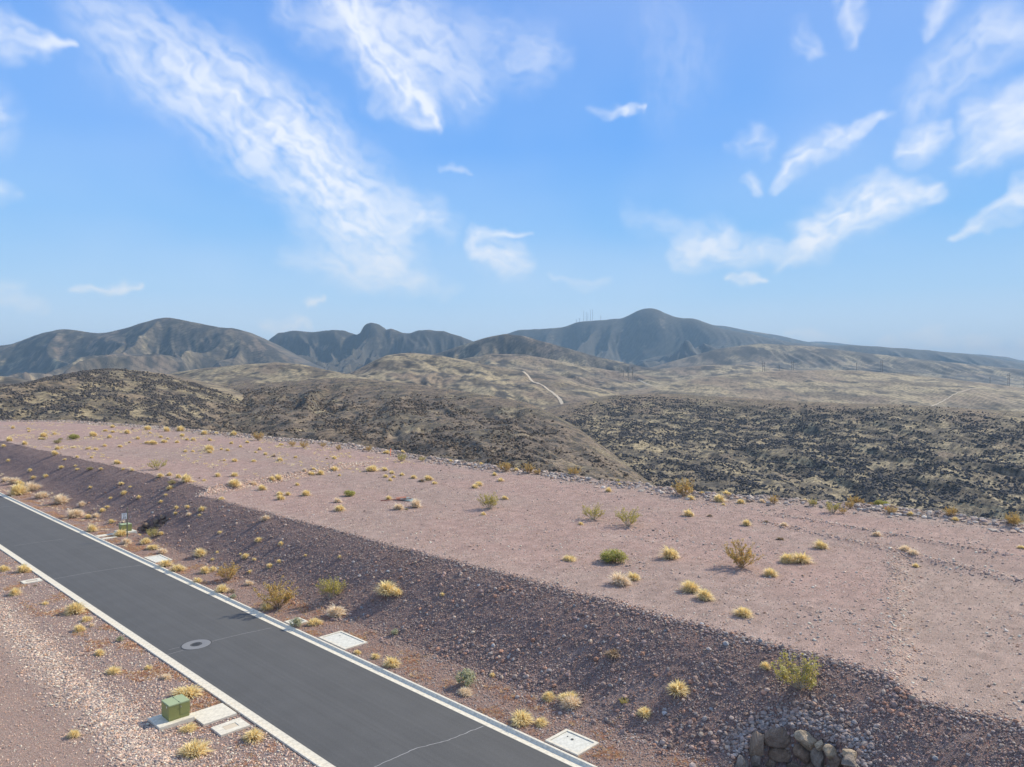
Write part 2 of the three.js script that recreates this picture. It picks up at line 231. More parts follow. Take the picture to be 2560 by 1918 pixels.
for (const side of [1, -1]) {
  const sh = new THREE.Shape([[0, -.2], [0, .135], [.015, .15], [.14, .15], [.16, .135], [.2, .03], [.23, .016], [.62, .036], [.62, -.2]].map(([a, y]) => new THREE.Vector2(-side * a, y)));
  const geo = new THREE.ExtrudeGeometry(sh, { depth: 2.985, bevelEnabled: false });
  const kerb = new THREE.Group(); kerb.name = numbered('kerb'); structure(kerb); scene.add(kerb);
  kerb.userData.label = side > 0 ? 'pale concrete kerb and gutter below the gravel bank' : 'pale concrete kerb and gutter along the near gravel verge';
  for (let s = -45; s < 165; s += 3) { const m = put('kerb_section', geo, concMat, kerb), [x, z] = world(s + 3, side > 0 ? 0 : -8.6); m.position.set(x, 0, z); m.rotation.y = TURN; }
}

// ---------------------------------------------------------------- hills and ranges
const RANGES = {"B1":[[-432.0,-22.25,-430],[-364.8,-10.15,-430],[-324.4,-2.08,-430],[-297.5,5.18,-430],[-278.7,12.18,-430],[-262.5,16.75,-430],[-243.7,20.79,-430],[-230.3,21.86,-430],[-219.5,21.59,-430],[-203.4,18.63,-430],[-184.5,13.79,-430],[-166.4,8.52,-425],[-143.5,-0.31,-420],[-119.5,-12.71,-410]],"B2":[[-278.5,-11.06,-520],[-262.2,-1.95,-520],[-236.2,6.51,-520],[-213.1,10.74,-520],[-180.6,12.15,-510],[-153.6,13.5,-500],[-125.4,16.03,-490],[-109.9,16.36,-480],[-96.1,15.8,-470],[-69.0,13.62,-450],[-47.3,11.37,-430],[-26.9,9.19,-405],[-6.1,6.99,-375],[9.5,4.6,-345],[17.1,2.7,-325],[27.0,-2.73,-300],[34.0,-8.39,-280],[40.0,-13.28,-262],[45.2,-16.87,-250],[51.6,-23.46,-240],[57.2,-28.62,-232]],"B3":[[-438.4,-1.41,-800],[-403.4,10.6,-800],[-383.4,16.61,-800],[-362.8,21.61,-800],[-328.3,26.12,-800],[-293.3,29.62,-800],[-257.7,32.12,-800],[-225.4,29.96,-790],[-199.6,24.93,-780],[-176.3,20.5,-770],[-155.5,17.13,-760],[-129.5,12.91,-750],[-95.4,5.57,-740],[-48.4,-4.32,-730]],"C":[[7.1,-9.78,-470],[22.2,-5.26,-480],[32.5,-3.7,-500],[43.6,-0.65,-520],[55.4,0.68,-540],[85.5,3.21,-560],[115.5,4.03,-570],[140.5,2.96,-570],[168.4,1.21,-545],[203.5,-0.12,-505],[220.4,-1.05,-480],[227.6,-0.08,-470],[237.1,0.01,-460],[265.7,-1.58,-450],[304.4,-3.91,-440],[348.1,-6.92,-430],[418.8,-10.82,-420]],"D0":[[-703.3,27.23,-700],[-593.8,22.85,-700],[-528.1,19.79,-700],[-484.3,17.16,-700],[-458.0,12.34,-700],[-431.8,6.21,-700],[-396.7,-3.42,-700]],"D1":[[140.1,-11.14,-1000],[158.9,-4.88,-1000],[193.1,0.57,-1050],[283.5,13.34,-1150],[386.3,22.36,-1250],[483.1,27.44,-1300],[564.4,28.25,-1300],[605.1,27.44,-1300],[675.8,20.88,-1280],[738.2,12.98,-1250],[830.3,-1.85,-1200],[1008.9,-16.87,-1200],[1234.1,-29.63,-1200]],"D2":[[-273.6,-3.77,-900],[-228.6,10.3,-900],[-194.8,23.25,-900],[-176.1,34.32,-920],[-158.1,43.78,-950],[-128.4,47.35,-950],[-92.7,43.78,-950],[-38.8,33.51,-940],[-3.5,26.35,-930],[42.6,17.63,-920],[76.3,10.22,-910],[109.2,1.86,-900],[161.9,-9.91,-880],[212.0,-24.35,-860]],"D3":[[-186.9,28.58,-1450],[-96.2,51.26,-1450],[-41.7,61.24,-1450],[21.8,59.42,-1450],[85.3,48.54,-1450],[172.3,31.02,-1420],[257.5,17.69,-1400],[332.7,5.86,-1350],[401.7,-5.09,-1300]],"D6":[[218.5,14.37,-1800],[308.5,29.01,-1800],[387.4,36.89,-1800],[466.2,43.65,-1800],[556.3,44.77,-1800],[646.3,35.76,-1800],[725.2,24.5,-1800],[837.8,8.74,-1800]],"D4":[[-375.7,26.98,-2100],[-296.9,53.26,-2100],[-218.1,79.53,-2100],[-139.3,105.81,-2100],[-73.6,126.83,-2100],[-21.0,137.34,-2100],[31.5,130.77,-2100],[123.5,105.81,-2100],[228.6,75.59,-2100],[320.5,53.26,-2100],[415.5,33.17,-2050],[518.0,7.76,-2000]],"D5":[[378.4,17.87,-2700],[496.6,43.21,-2700],[564.1,63.47,-2700],[665.5,92.19,-2700],[781.0,121.1,-2750],[935.4,140.5,-2800],[1128.0,129.99,-2800],[1366.0,97.01,-2750],[1678.9,58.41,-2700],[1833.5,41.07,-2650],[2186.0,12.98,-2600],[2755.3,-11.42,-2600]],"E1":[[-2561.4,95.9,-2400],[-2111.0,107.91,-2400],[-1810.7,107.91,-2400],[-1660.5,115.42,-2400],[-1633.5,115.42,-2400],[-1600.5,128.93,-2400],[-1540.4,152.95,-2400],[-1465.4,169.47,-2400],[-1427.8,167.97,-2400],[-1360.3,155.96,-2400],[-1315.2,157.46,-2400],[-1270.2,167.97,-2400],[-1225.1,181.48,-2400],[-1165.1,201.0,-2400],[-1127.5,208.51,-2400],[-1075.0,201.0,-2400],[-1030.0,190.49,-2400],[-954.9,175.47,-2400],[-894.8,172.47,-2400],[-849.8,152.95,-2400],[-789.7,122.93,-2400],[-738.5,92.27,-2380],[-688.0,65.07,-2360],[-589.2,27.98,-2320],[-465.0,-7.86,-2280]],"E2":[[-1253.2,61.98,-3200],[-1133.1,112.03,-3200],[-1063.0,158.07,-3200],[-1043.0,182.09,-3200],[-1012.9,202.11,-3200],[-952.9,214.12,-3200],[-852.8,206.11,-3200],[-772.7,218.12,-3200],[-722.7,212.12,-3200],[-672.6,194.1,-3200],[-654.6,206.11,-3200],[-646.6,226.13,-3200],[-632.6,242.15,-3200],[-612.6,248.15,-3200],[-588.5,244.15,-3200],[-568.5,234.14,-3200],[-548.5,216.12,-3200],[-522.5,222.13,-3200],[-498.5,214.12,-3200],[-472.4,202.11,-3200],[-432.4,204.11,-3200],[-402.4,214.12,-3200],[-352.3,216.12,-3200],[-292.3,210.12,-3200],[-232.2,192.1,-3200],[-172.2,166.08,-3200],[-112.1,162.07,-3200],[8.0,112.03,-3200],[188.2,41.96,-3200]],"E3":[[-419.6,131.07,-4300],[-231.3,206.39,-4300],[-123.7,227.91,-4300],[-37.7,260.19,-4300],[37.7,284.4,-4300],[199.1,292.47,-4300],[306.7,300.54,-4300],[387.4,332.82,-4300],[521.9,340.89,-4300],[589.1,348.96,-4300],[642.9,351.65,-4300],[710.2,386.62,-4300],[750.5,405.45,-4300],[790.9,413.52,-4300],[839.3,408.14,-4300],[898.5,378.55,-4300],[952.3,357.03,-4300],[1059.9,351.65,-4300],[1140.6,322.06,-4300],[1221.3,292.47,-4300],[1382.7,260.19,-4300],[1597.9,217.15,-4300],[1759.3,195.63,-4300],[1974.5,195.63,-4300],[2135.9,187.56,-4300],[2404.9,166.04,-4300],[2642.8,140.38,-4250],[2905.9,91.64,-4200],[3531.3,44.35,-4200],[4450.9,-2.94,-4200]],"E4":[[1103.5,326.11,-6000],[1403.8,408.68,-6000],[1591.5,434.96,-6000],[1741.6,419.94,-6000],[1929.3,382.41,-6000],[2154.5,348.63,-6000],[2379.7,296.08,-6000],[2604.9,266.05,-6000],[3167.9,228.52,-6000],[3580.8,198.49,-6000],[3806.0,190.98,-6000],[4031.2,168.46,-6000],[4218.9,119.67,-6000],[4669.3,63.36,-6000]],"E5":[[2739.3,326.41,-8200],[3047.1,352.06,-8200],[3201.0,372.58,-8200],[3313.8,398.22,-8200],[3431.8,398.22,-8200],[3662.6,377.71,-8200],[3919.1,346.93,-8200],[4329.5,321.28,-8200],[4739.9,285.37,-8200],[5099.0,259.72,-8200],[5673.5,187.9,-8200],[6637.9,131.48,-8200]]};
const hillCell = cells(90, 15), hg = tnoise(128, 16), hp = tnoise(14, 17);
const hillMap = tex(1024, (u, v) => { const [d, id, e] = hillCell(u, v), k = (id * 2654435761 % 97) / 97, g = .62 + .38 * hg(u, v) + .3 * (hp(u, v) - .5), dark = k < .34 && d < .42 ? .42 : 1; return [g * dark, g * dark * .99, g * dark * (dark < 1 ? 1.05 : .97)]; });
const hillMat = vmat({ map: hillMap, bumpMap: hillMap, bumpScale: .18 }), farMat = vmat({ map: hillMap });
const ROCK = [.075, .068, .06], SCRUB = [.18, .148, .105], STRAW = [.43, .355, .22], EARTH = [.27, .20, .145];
function range(key, name, label, o) {
  const P = RANGES[key], xs = P.map((p) => [p[0], p[1]]), zs = P.map((p) => [p[0], p[2]]), x0 = P[0][0], x1 = P[P.length - 1][0], soft = o.soft ?? (x1 - x0) / 160;
  const crest = (x) => { let y = 0; for (let k = -3; k <= 3; k++) y += table(xs, x + k * soft / 3); return y / 7 + o.jag * fbm(x / o.jagL, 7.7, 4); };
  const back = (x) => { let z = 0; for (let k = -4; k <= 4; k++) z += table(zs, x + k * (x1 - x0) / 60); return z / 9; };
  const seed = key.charCodeAt(0) * 3.1 + (key.charCodeAt(1) || 50) * 7.7;
  const height = (x, z) => {
    const d = z - back(x), yc = crest(x);
    if (d < 0) return yc - (yc - o.foot) * .5 * ss(0, 1, -d / (o.L * .7)) - .0;
    const v = clamp(d / o.L), p = o.profile(v), rise = yc - o.foot;
    const w = ss(0, o.near ? .3 : .14, v) * (1 - ss(.8, 1, v)), wx = x + o.gl * .9 * fbm(x / o.gl / 2.2, d / o.gl / 2.2 + seed, 3), wd = d + o.gl * .5 * fbm(x / o.gl + 9, d / o.gl + seed, 2);
    const g = ridged(wx / o.gl + seed, wd / (o.gl * 4.2), 4) - mix(.96, .62, ss(.12, .5, v)) + .28 * (ridged(wx / o.gl * 3.3 + 4, wd / (o.gl * 1.5) + seed, 3) - mix(.88, .6, ss(.12, .5, v)));
    return o.foot + rise * p + o.ga * rise * w * g + (o.bump ?? 0) * fbm(x / 9, d / 9 + seed, 4) * ss(0, .05, v);
  };
  const nx = o.nx, nd = o.nd, nb = 8, pos = [], col = [], uv = [], idx = [];
  for (let i = 0; i <= nx; i++) {
    const x = mix(x0, x1, i / nx), zb = back(x);
    for (let j = -nb; j <= nd; j++) {
      const v = j < 0 ? j / nb * .6 : (j / nd) ** (o.pow ?? 1.25), d = v * o.L, z = zb + d;
      pos.push(x, height(x, z), z); col.push(...o.colour(x, z, clamp(v), seed)); uv.push(x / o.tile, z / o.tile);
      if (i < nx && j < nd) { const k = i * (nd + nb + 1) + j + nb, r = k + nd + nb + 1; idx.push(k, k + 1, r, r, k + 1, r + 1); }
    }
  }
  const g = new THREE.BufferGeometry(); g.setAttribute('position', new THREE.Float32BufferAttribute(pos, 3)); g.setAttribute('color', new THREE.Float32BufferAttribute(col, 3)); g.setAttribute('uv', new THREE.Float32BufferAttribute(uv, 2)); g.setIndex(idx); g.computeVertexNormals();
  const m = structure(put(name, g, o.near ? hillMat : farMat)); m.userData.label = label;
  return { height, back, x0, x1, L: o.L, crest };
}
const dome = (v) => 1 - v ** 1.75 * (1 - .12 * v) / .88, fan = (v) => (1 - v) ** 1.55 * .94 + .06 * (1 - v) - .0;
const ease = (v) => (1 - ss(0, 1, v)) * .6 + .4 * (1 - v);
// dark basalt, scrub and dry grass in patches that have edges of their own
const cover = (rock, straw, L, earth = 0) => (x, z, v, seed) => {
  const a = fbm(x / L + seed, z / L * 1.3, 5), b = fbm(x / L * 2.7 + 5, z / L * 2.7 + seed, 4), e = fbm(x / L * .6, z / L * .6 + seed * 2, 3);
  const f = fbm(x / L * 9 + 2, z / L * 6 + seed, 3), dot = ((Math.sin(x * 12.9898 + z * 78.233) * 43758.5453) % 1 + 1) % 1;
  let c = mix3(SCRUB, STRAW, ss(-.1, .26, a + straw + .5 * f)); c = mix3(c, EARTH, ss(0, .3, e + earth) * .7); c = mix3(c, ROCK, ss(-.06, .2, b + rock + .35 * f)); return c.map((u) => u * (dot < .22 ? .55 : .86 + .3 * dot));
};
const NEAR = {
  B1: range('B1', 'basalt_hill', 'rounded dark hill strewn with black rock behind the upper pad', { foot: -16, L: 215, profile: dome, jag: .7, jagL: 14, gl: 46, ga: .14, bump: .6, nx: 420, nd: 150, tile: 34, near: true, pow: 1, colour: cover(-.1, .1, 16, .02), soft: 16 }),
  B2: range('B2', 'basalt_hill', 'long brown ridge falling to the ravine behind the middle pad', { foot: -30, L: 330, profile: (v) => 1 - v ** 1.35 * (1 - .1 * v) / .9, jag: .8, jagL: 16, gl: 52, ga: .2, bump: .7, nx: 460, nd: 190, tile: 34, near: true, pow: 1, colour: cover(-.06, -.12, 18, .28), soft: 14 }),
  C: range('C', 'basalt_hill', 'broad dark rocky hillside across the ravine behind the lower pad', { foot: -36, L: 420, profile: (v) => 1 - v ** 1.05, jag: .7, jagL: 18, gl: 60, ga: .22, bump: .7, nx: 460, nd: 200, tile: 34, near: true, pow: 1, colour: (x, z, v, s) => cover(-.16 + .14 * ss(.04, .2, v + .12 * fbm(x / 40, z / 40, 3)), mix(-.2, .1, ss(.06, .22, v + .15 * fbm(x / 30, z / 30, 3))), 17, mix(.22, -.12, ss(.06, .22, v + .15 * fbm(x / 30, z / 30, 3))))(x * .8 + z * .6, z * .5 - x * .4, v, s), soft: 16 }),
};
const B3 = range('B3', 'hill', 'pale straw coloured dome behind the basalt hills', { foot: -40, L: 300, profile: ease, jag: .8, jagL: 30, gl: 70, ga: .1, nx: 260, nd: 90, tile: 60, colour: cover(-.16, .16, 34, -.06) });
const D0 = range('D0', 'hill', 'low dark knoll peeping out behind the rounded basalt hill', { foot: -40, L: 260, profile: ease, jag: .8, jagL: 30, gl: 60, ga: .1, nx: 120, nd: 50, tile: 60, colour: cover(.12, 0, 40, -.1) });
const D1 = range('D1', 'hill', 'long low grassy rise carrying the row of power poles', { foot: -60, L: 640, profile: ease, jag: 1, jagL: 60, gl: 130, ga: .09, nx: 380, nd: 130, tile: 90, colour: cover(-.16, .16, 85, .02) });
const D2 = range('D2', 'hill', 'grassy hill with a dark rocky top and a dirt track', { foot: -45, L: 460, profile: ease, jag: 1.2, jagL: 40, gl: 90, ga: .14, nx: 300, nd: 130, tile: 70, colour: cover(-.06, .14, 60, .0) });
const D3 = range('D3', 'hill', 'pale grassy swell behind the hill with the dirt track', { foot: -60, L: 560, profile: ease, jag: 1.5, jagL: 60, gl: 120, ga: .14, nx: 240, nd: 100, tile: 90, colour: cover(-.1, .12, 90, .06) });
const D6 = range('D6', 'hill', 'low pale swell below the big hazy mountain', { foot: -70, L: 640, profile: ease, jag: 1.5, jagL: 80, gl: 140, ga: .1, nx: 200, nd: 80, tile: 110, colour: cover(-.1, .14, 110, .04) });
const D4 = range('D4', 'hill', 'brown pointed hill between the two mountain groups', { foot: -70, L: 760, profile: fan, jag: 2, jagL: 70, gl: 190, ga: .4, nx: 260, nd: 110, tile: 120, colour: cover(.06, .0, 110, .05) });
const D5 = range('D5', 'hill', 'broad pale apron sloping below the big hazy mountain', { foot: -80, L: 1100, profile: fan, jag: 2.5, jagL: 120, gl: 260, ga: .22, nx: 320, nd: 120, tile: 150, colour: cover(.06, .08, 190, .05) });
const E1 = range('E1', 'mountain', 'olive mountain with a rounded double summit', { foot: -60, L: 1300, profile: fan, jag: 3, jagL: 60, gl: 260, ga: .62, nx: 520, nd: 190, tile: 150, colour: (x, z, v, s) => cover(.12 - .4 * ss(.25, .75, v + .3 * fbm(x / 150, z / 150, 3)), -.3 + .5 * v, 100, .06)(x, z, v, s), soft: 22 });
const E2 = range('E2', 'mountain', 'jagged mountain row with one blunt rock tower', { foot: -60, L: 1300, profile: fan, jag: 5, jagL: 50, gl: 240, ga: .6, nx: 420, nd: 150, tile: 170, colour: (x, z, v, s) => cover(.42 - .45 * ss(.35, .8, v + .2 * fbm(x / 150, z / 150, 3)), -.35 + .5 * v, 110, -.05)(x, z, v, s), soft: 5 });
const E3 = range('E3', 'mountain', 'big hazy mountain with a domed summit and radio masts', { foot: -60, L: 1900, profile: fan, jag: 4, jagL: 80, gl: 420, ga: .55, nx: 560, nd: 180, tile: 220, colour: (x, z, v, s) => cover(.44 - .42 * ss(.4, .85, v + .2 * fbm(x / 250, z / 250, 3)), -.35 + .5 * v, 170, -.05)(x, z, v, s), soft: 26 });
const E4 = range('E4', 'mountain', 'long faint ridge trailing down behind the big mountain', { foot: -60, L: 1500, profile: fan, jag: 4, jagL: 150, gl: 400, ga: .3, nx: 200, nd: 60, tile: 300, colour: cover(.3, 0, 250, -.05), soft: 40 });
const E5 = range('E5', 'mountain', 'faintest bluish ridge on the horizon', { foot: -60, L: 1500, profile: fan, jag: 4, jagL: 200, gl: 500, ga: .25, nx: 140, nd: 40, tile: 300, colour: cover(.3, 0, 300, -.05), soft: 40 });
{
  const g = new THREE.PlaneGeometry(18000, 13000, 40, 40); g.rotateX(-Math.PI / 2); g.translate(0, -62, -4000);
  structure(put('desert_floor', g, mat(.3, .25, .17, .95)));
}

// ---------------------------------------------------------------- loose stones, gravel, weeds: nobody could count them
function rockGeo(seed, detail = 0) {
  const g = new THREE.IcosahedronGeometry(1, detail), p = g.attributes.position, r = rng(seed), m = new Map();
  for (let i = 0; i < p.count; i++) { const k = [p.getX(i), p.getY(i), p.getZ(i)].map((v) => v.toFixed(3)).join(); if (!m.has(k)) m.set(k, .74 + .46 * r()); const f = m.get(k); p.setXYZ(i, p.getX(i) * f, p.getY(i) * f, p.getZ(i) * f); }
  g.deleteAttribute('uv'); g.computeVertexNormals(); return g;
}
const stoneMat = new THREE.MeshStandardMaterial({ color: 0xffffff, roughness: .92 });
const tmpM = new THREE.Matrix4(), tmpQ = new THREE.Quaternion(), tmpE = new THREE.Euler(), tmpP = new THREE.Vector3(), tmpS = new THREE.Vector3(), tmpC = new THREE.Color();
function scatter(name, label, category, geo, material, items) {
  const im = new THREE.InstancedMesh(geo, material, items.length); im.name = numbered(name); im.castShadow = im.receiveShadow = true;
  items.forEach((q, i) => { tmpE.set(q.rx ?? 0, q.ry, q.rz ?? 0); tmpQ.setFromEuler(tmpE); tmpM.compose(tmpP.set(q.x, q.y, q.z), tmpQ, tmpS.set(q.sx, q.sy, q.sz)); im.setMatrixAt(i, tmpM); im.setColorAt(i, tmpC.setRGB(...q.c)); });
  im.userData.kind = 'stuff'; tag(im, label, category); scene.add(im); return im;
}
const far2 = (s, t) => { const [x, z] = world(s, t); return Math.hypot(x, z, EYE - 2); };
const inPit = (s, t, more = 0) => PITS.some(([a, b, r]) => Math.hypot(s - a, t - b) < r + more);
const SLABS = [];                                          // footprints of concrete: [s0, s1, t0, t1]
const onSlab = (s, t) => SLABS.some(([a, b, c, d]) => s > a - .05 && s < b + .05 && t > c - .05 && t < d + .05);
SLABS.push([20.0, 23.2, 0, 1.9], [1.1, 3.2, 0, 1.8], [51.3, 54.4, 0, 1.75], [26.4, 27.7, 0, 1.3], [52.0, 53.2, -10.2, -8.6], [17.3, 18.85, -12.25, -10.5], [16.4, 18.15, -10.5, -8.6], [14.7, 15.9, -10.4, -8.6], [66.4, 68.4, 1.9, 3.7], [67.2, 68.2, 0, 1.9], [65.6, 66.3, 0, 1.5]);
function stones(name, label, seed, n, sA, sB, tA, tB, accept, size, palette, bias = 45, roundness = .7) {
  const r = rng(seed), items = []; let tries = 0;
  while (items.length < n && tries++ < n * 30) {
    const s = mix(sA, sB, r()), t = mix(tA(s), tB(s), r());
    if (Math.min(1, (bias / far2(s, t)) ** 2) < r()) continue;
    const a = accept(s, t); if (a < r() || inPit(s, t, .1) || onSlab(s, t)) continue;
    const q = size(r, s, t), [x, z] = world(s, t), c = palette[Math.floor(r() * palette.length)], v = .66 + .52 * r(), flat = roundness * (.75 + .5 * r());
    items.push({ x, y: groundY(s, t) + q * flat * .28, z, rx: .5 * (r() - .5), ry: r() * 6.283, rz: .5 * (r() - .5), sx: q * (.75 + .5 * r()), sy: q * flat, sz: q * (.75 + .5 * r()), c: [c[0] * v, c[1] * v, c[2] * v] });
  }
  return scatter(name, label, 'gravel', rockGeo(seed), stoneMat, items);
}
const PURPLE = [[.40, .275, .24], [.34, .25, .22], [.44, .31, .26], [.28, .21, .185], [.46, .36, .305], [.37, .325, .3], [.46, .26, .18], [.55, .43, .33], [.25, .185, .155], [.40, .27, .22], [.37, .27, .235]];
const PINKS = [[.48, .36, .31], [.43, .325, .28], [.53, .43, .36], [.36, .29, .26], [.5, .36, .28], [.6, .52, .44], [.3, .25, .23], [.43, .28, .2]];
const PALES = [[.56, .47, .39], [.62, .54, .46], [.47, .39, .33], [.38, .32, .29], [.54, .42, .34]];
const LIGHTS = PINKS.map(([a, b, c]) => [a * 1.42, b * 1.36, c * 1.26].map((v) => Math.min(.78, v)));
const pick = (lo, hi, pw) => (r) => lo + (hi - lo) * r() ** pw;
const one = () => 1;
stones('loose_gravel', 'purple-grey stones covering the dark bank', 101, 150000, -32, 150, minus(3.0), (s) => tTop(s) + .15, (s, t) => .35 + .65 * ss(-.25, .2, fbm(s * .45, t * .3 + 3, 3)), pick(.012, .062, 3), PURPLE, 60);
stones('bank_cobbles', 'fist to head sized cobbles caught on the dark bank', 102, 2000, -32, 90, minus(2.6), (s) => tTop(s) + .2, (s, t) => .15 + .85 * ss(0, .35, fbm(s * .3 + 3, t * .3, 3)), pick(.07, .16, 2.4), PURPLE.concat([[.4, .22, .15], [.38, .38, .39]]), 40, .8);
stones('edge_stones', 'stones lining the upper lip of the bank', 103, 12000, -32, 150, (s) => tTop(s) - .7, (s) => tTop(s) + .9, (s, t) => Math.exp(-(((t - tTop(s)) / .45) ** 2)), pick(.02, .1, 2.6), PURPLE.concat(PINKS), 48);
stones('basin_stones', 'grey cobbles heaped above the near rock basin', 104, 1500, -12, -2, minus(4), minus(9.5), (s, t) => Math.exp(-(((Math.hypot(s + 7, t - 4.25) - 2.7) / .8) ** 2)) * ss(4, 5, t), pick(.04, .13, 2), [[.36, .29, .26], [.33, .27, .25], [.4, .33, .29], [.38, .26, .2], [.32, .29, .28]], 60, .8);
stones('verge_gravel', 'mixed gravel along the foot of the bank', 105, 34000, -32, 130, minus(.05), minus(3.6), one, pick(.016, .06, 2.4), PURPLE.concat(PINKS), 40);
stones('pad_gravel', 'fine pale gravel spread over the graded pads', 106, 120000, -40, 190, (s) => tTop(s) + .2, tFar, (s, t) => .4 + .6 * ss(-.1, .3, fbm(s * .2, t * .2, 3)), pick(.018, .06, 2.2), LIGHTS, 74, .6);
stones('pad_stones', 'scattered larger stones lying on the graded pads', 107, 5200, -40, 200, (s) => tTop(s) + .2, tFar, (s, t) => .1 + ss(.05, .4, fbm(s * .12 + 9, t * .12, 3)), pick(.05, .13, 3), LIGHTS.concat(PALES, [[.22, .18, .16]]), 65, .65);
stones('step_rubble', 'rubble along the low step between the pads', 108, 4500, 60, 86, minus(10), minus(46), (s, t) => Math.exp(-(((s - 66 - .375 * (t - 10.5)) / .8) ** 2)), pick(.03, .14, 2.4), LIGHTS, 130);
stones('step_rubble', 'rubble along the low ridge beside the lower pad', 109, 1200, -20, 8, minus(10), minus(40), (s, t) => Math.exp(-(((s + 9.5 - .3 * (t - 10)) / .9) ** 2)), pick(.03, .1, 2.4), LIGHTS, 80);
stones('windrow_rubble', 'rubble in the grader windrows by the lower pad', 110, 1500, -25, 14, minus(33), minus(48), (s, t) => Math.max(Math.exp(-(((t - 38 - .28 * (s - 2)) / .6) ** 2)), Math.exp(-(((t - 43 - .2 * s) / .6) ** 2))), pick(.03, .14, 2.4), LIGHTS.concat([[.3, .24, .22], [.36, .29, .27]]), 100);
stones('rim_rocks', 'pale broken rock heaped along the outer rim of the pads', 111, 22000, -35, 262, (s) => tFar(s) - 6, (s) => tFar(s) + 1.2, (s, t) => Math.exp(-(((t - tFar(s) + .6) / (t < tFar(s) ? 2.4 : 1.2)) ** 2)) * (.35 + .65 * ss(-.1, .25, noise(s * .12, 4))), (r) => .04 + .26 * r() ** 4, PALES.concat(PALES).concat(PINKS, [[.3, .22, .16], [.36, .25, .17], [.3, .24, .2]]), 400, .75);
stones('verge_gravel', 'pinkish gravel beside the near kerb', 112, 42000, -14, 90, minus(-13.5), minus(-8.65), one, pick(.018, .07, 2.3), LIGHTS.concat([[.25, .22, .22], [.3, .26, .25]]), 36);
stones('pale_gravel', 'pale crushed stone in a strip on the near ground', 113, 30000, -10, 80, minus(-17), minus(-11.4), (s, t) => Math.exp(-(((t + 13.7 + .6 * noise(s * .3, 2)) / 1.1) ** 2)), pick(.025, .085, 2.4), LIGHTS.concat(PALES, [[.28, .25, .25], [.34, .28, .26], [.5, .36, .28]]), 42);
stones('ground_gravel', 'fine gravel on the open ground beyond the pale strip', 114, 42000, -12, 60, minus(-30), minus(-15), one, pick(.014, .045, 2.3), LIGHTS, 40);

// dry weeds: small sprays of rust and straw stalks
function sprayGeo(seed, n, spread, up) {
  const r = rng(seed), p = [];
  for (let i = 0; i < n; i++) { const a = r() * 6.283, e = up + (1.45 - up) * r(), l = .5 + .5 * r(), b = .25 * spread * r(), ca = Math.cos(a), sa = Math.sin(a), x0 = ca * b, z0 = sa * b, x1 = x0 + ca * Math.cos(e) * l * spread, z1 = z0 + sa * Math.cos(e) * l * spread, y1 = Math.sin(e) * l, w = .05; p.push(x0 - sa * w, 0, z0 + ca * w, x0 + sa * w, 0, z0 - ca * w, x1, y1, z1); }
  const g = new THREE.BufferGeometry(); g.setAttribute('position', new THREE.Float32BufferAttribute(p, 3)); g.computeVertexNormals(); return g;
}
const leafy = (r, g, b, more = {}) => new THREE.MeshPhysicalMaterial({ color: C(r, g, b), roughness: 1, transmission: .3, thickness: 0, side: THREE.DoubleSide, ...more });
const weedMat = leafy(1, 1, 1);
function weeds(name, label, seed, n, sA, sB, tA, tB, accept, size, palette) {
  const r = rng(seed), items = []; let tries = 0;
  while (items.length < n && tries++ < n * 40) { const s = mix(sA, sB, r()), t = mix(tA, tB, r()); if (accept(s, t) < r() || onSlab(s, t)) continue; const q = size(r), [x, z] = world(s, t), c = palette[Math.floor(r() * palette.length)], v = .75 + .5 * r(); items.push({ x, y: groundY(s, t) - .01, z, ry: r() * 6.28, sx: q, sy: q * (.5 + .5 * r()), sz: q, c: [c[0] * v, c[1] * v, c[2] * v] }); }
  return scatter(name, label, 'weeds', sprayGeo(seed, 26, 1.1, .25), weedMat, items);
}
const RUSTS = [[.56, .28, .16], [.62, .34, .18], [.66, .45, .23], [.5, .25, .15], [.72, .54, .3]];
weeds('dry_weeds', 'rust coloured dry weeds at the foot of the bank', 121, 7500, -12, 110, .1, 4.2, (s, t) => ss(.0, .35, fbm(s * .35, t * .5 + 2, 3)) * ss(4.4, 1.5, t) , pick(.06, .2, 1.6), RUSTS);
weeds('dry_weeds', 'rust coloured dry weeds beside the near kerb', 122, 6000, -6, 80, -12.4, -8.7, (s, t) => ss(.0, .35, fbm(s * .3, t * .3 + 2, 3)) * ss(-12.6, -10, t), pick(.06, .2, 1.6), RUSTS);
weeds('dry_weeds', 'sparse dry stubble on the graded pads', 123, 3000, -30, 180, 11, 54, (s, t) => t < tFar(s) - 1 && t > tTop(s) + .3 ? .06 + ss(.15, .45, fbm(s * .2 + 30, t * .2, 3)) : 0, pick(.05, .13, 1.5), [[.45, .28, .2], [.5, .38, .24], [.34, .22, .17]]);

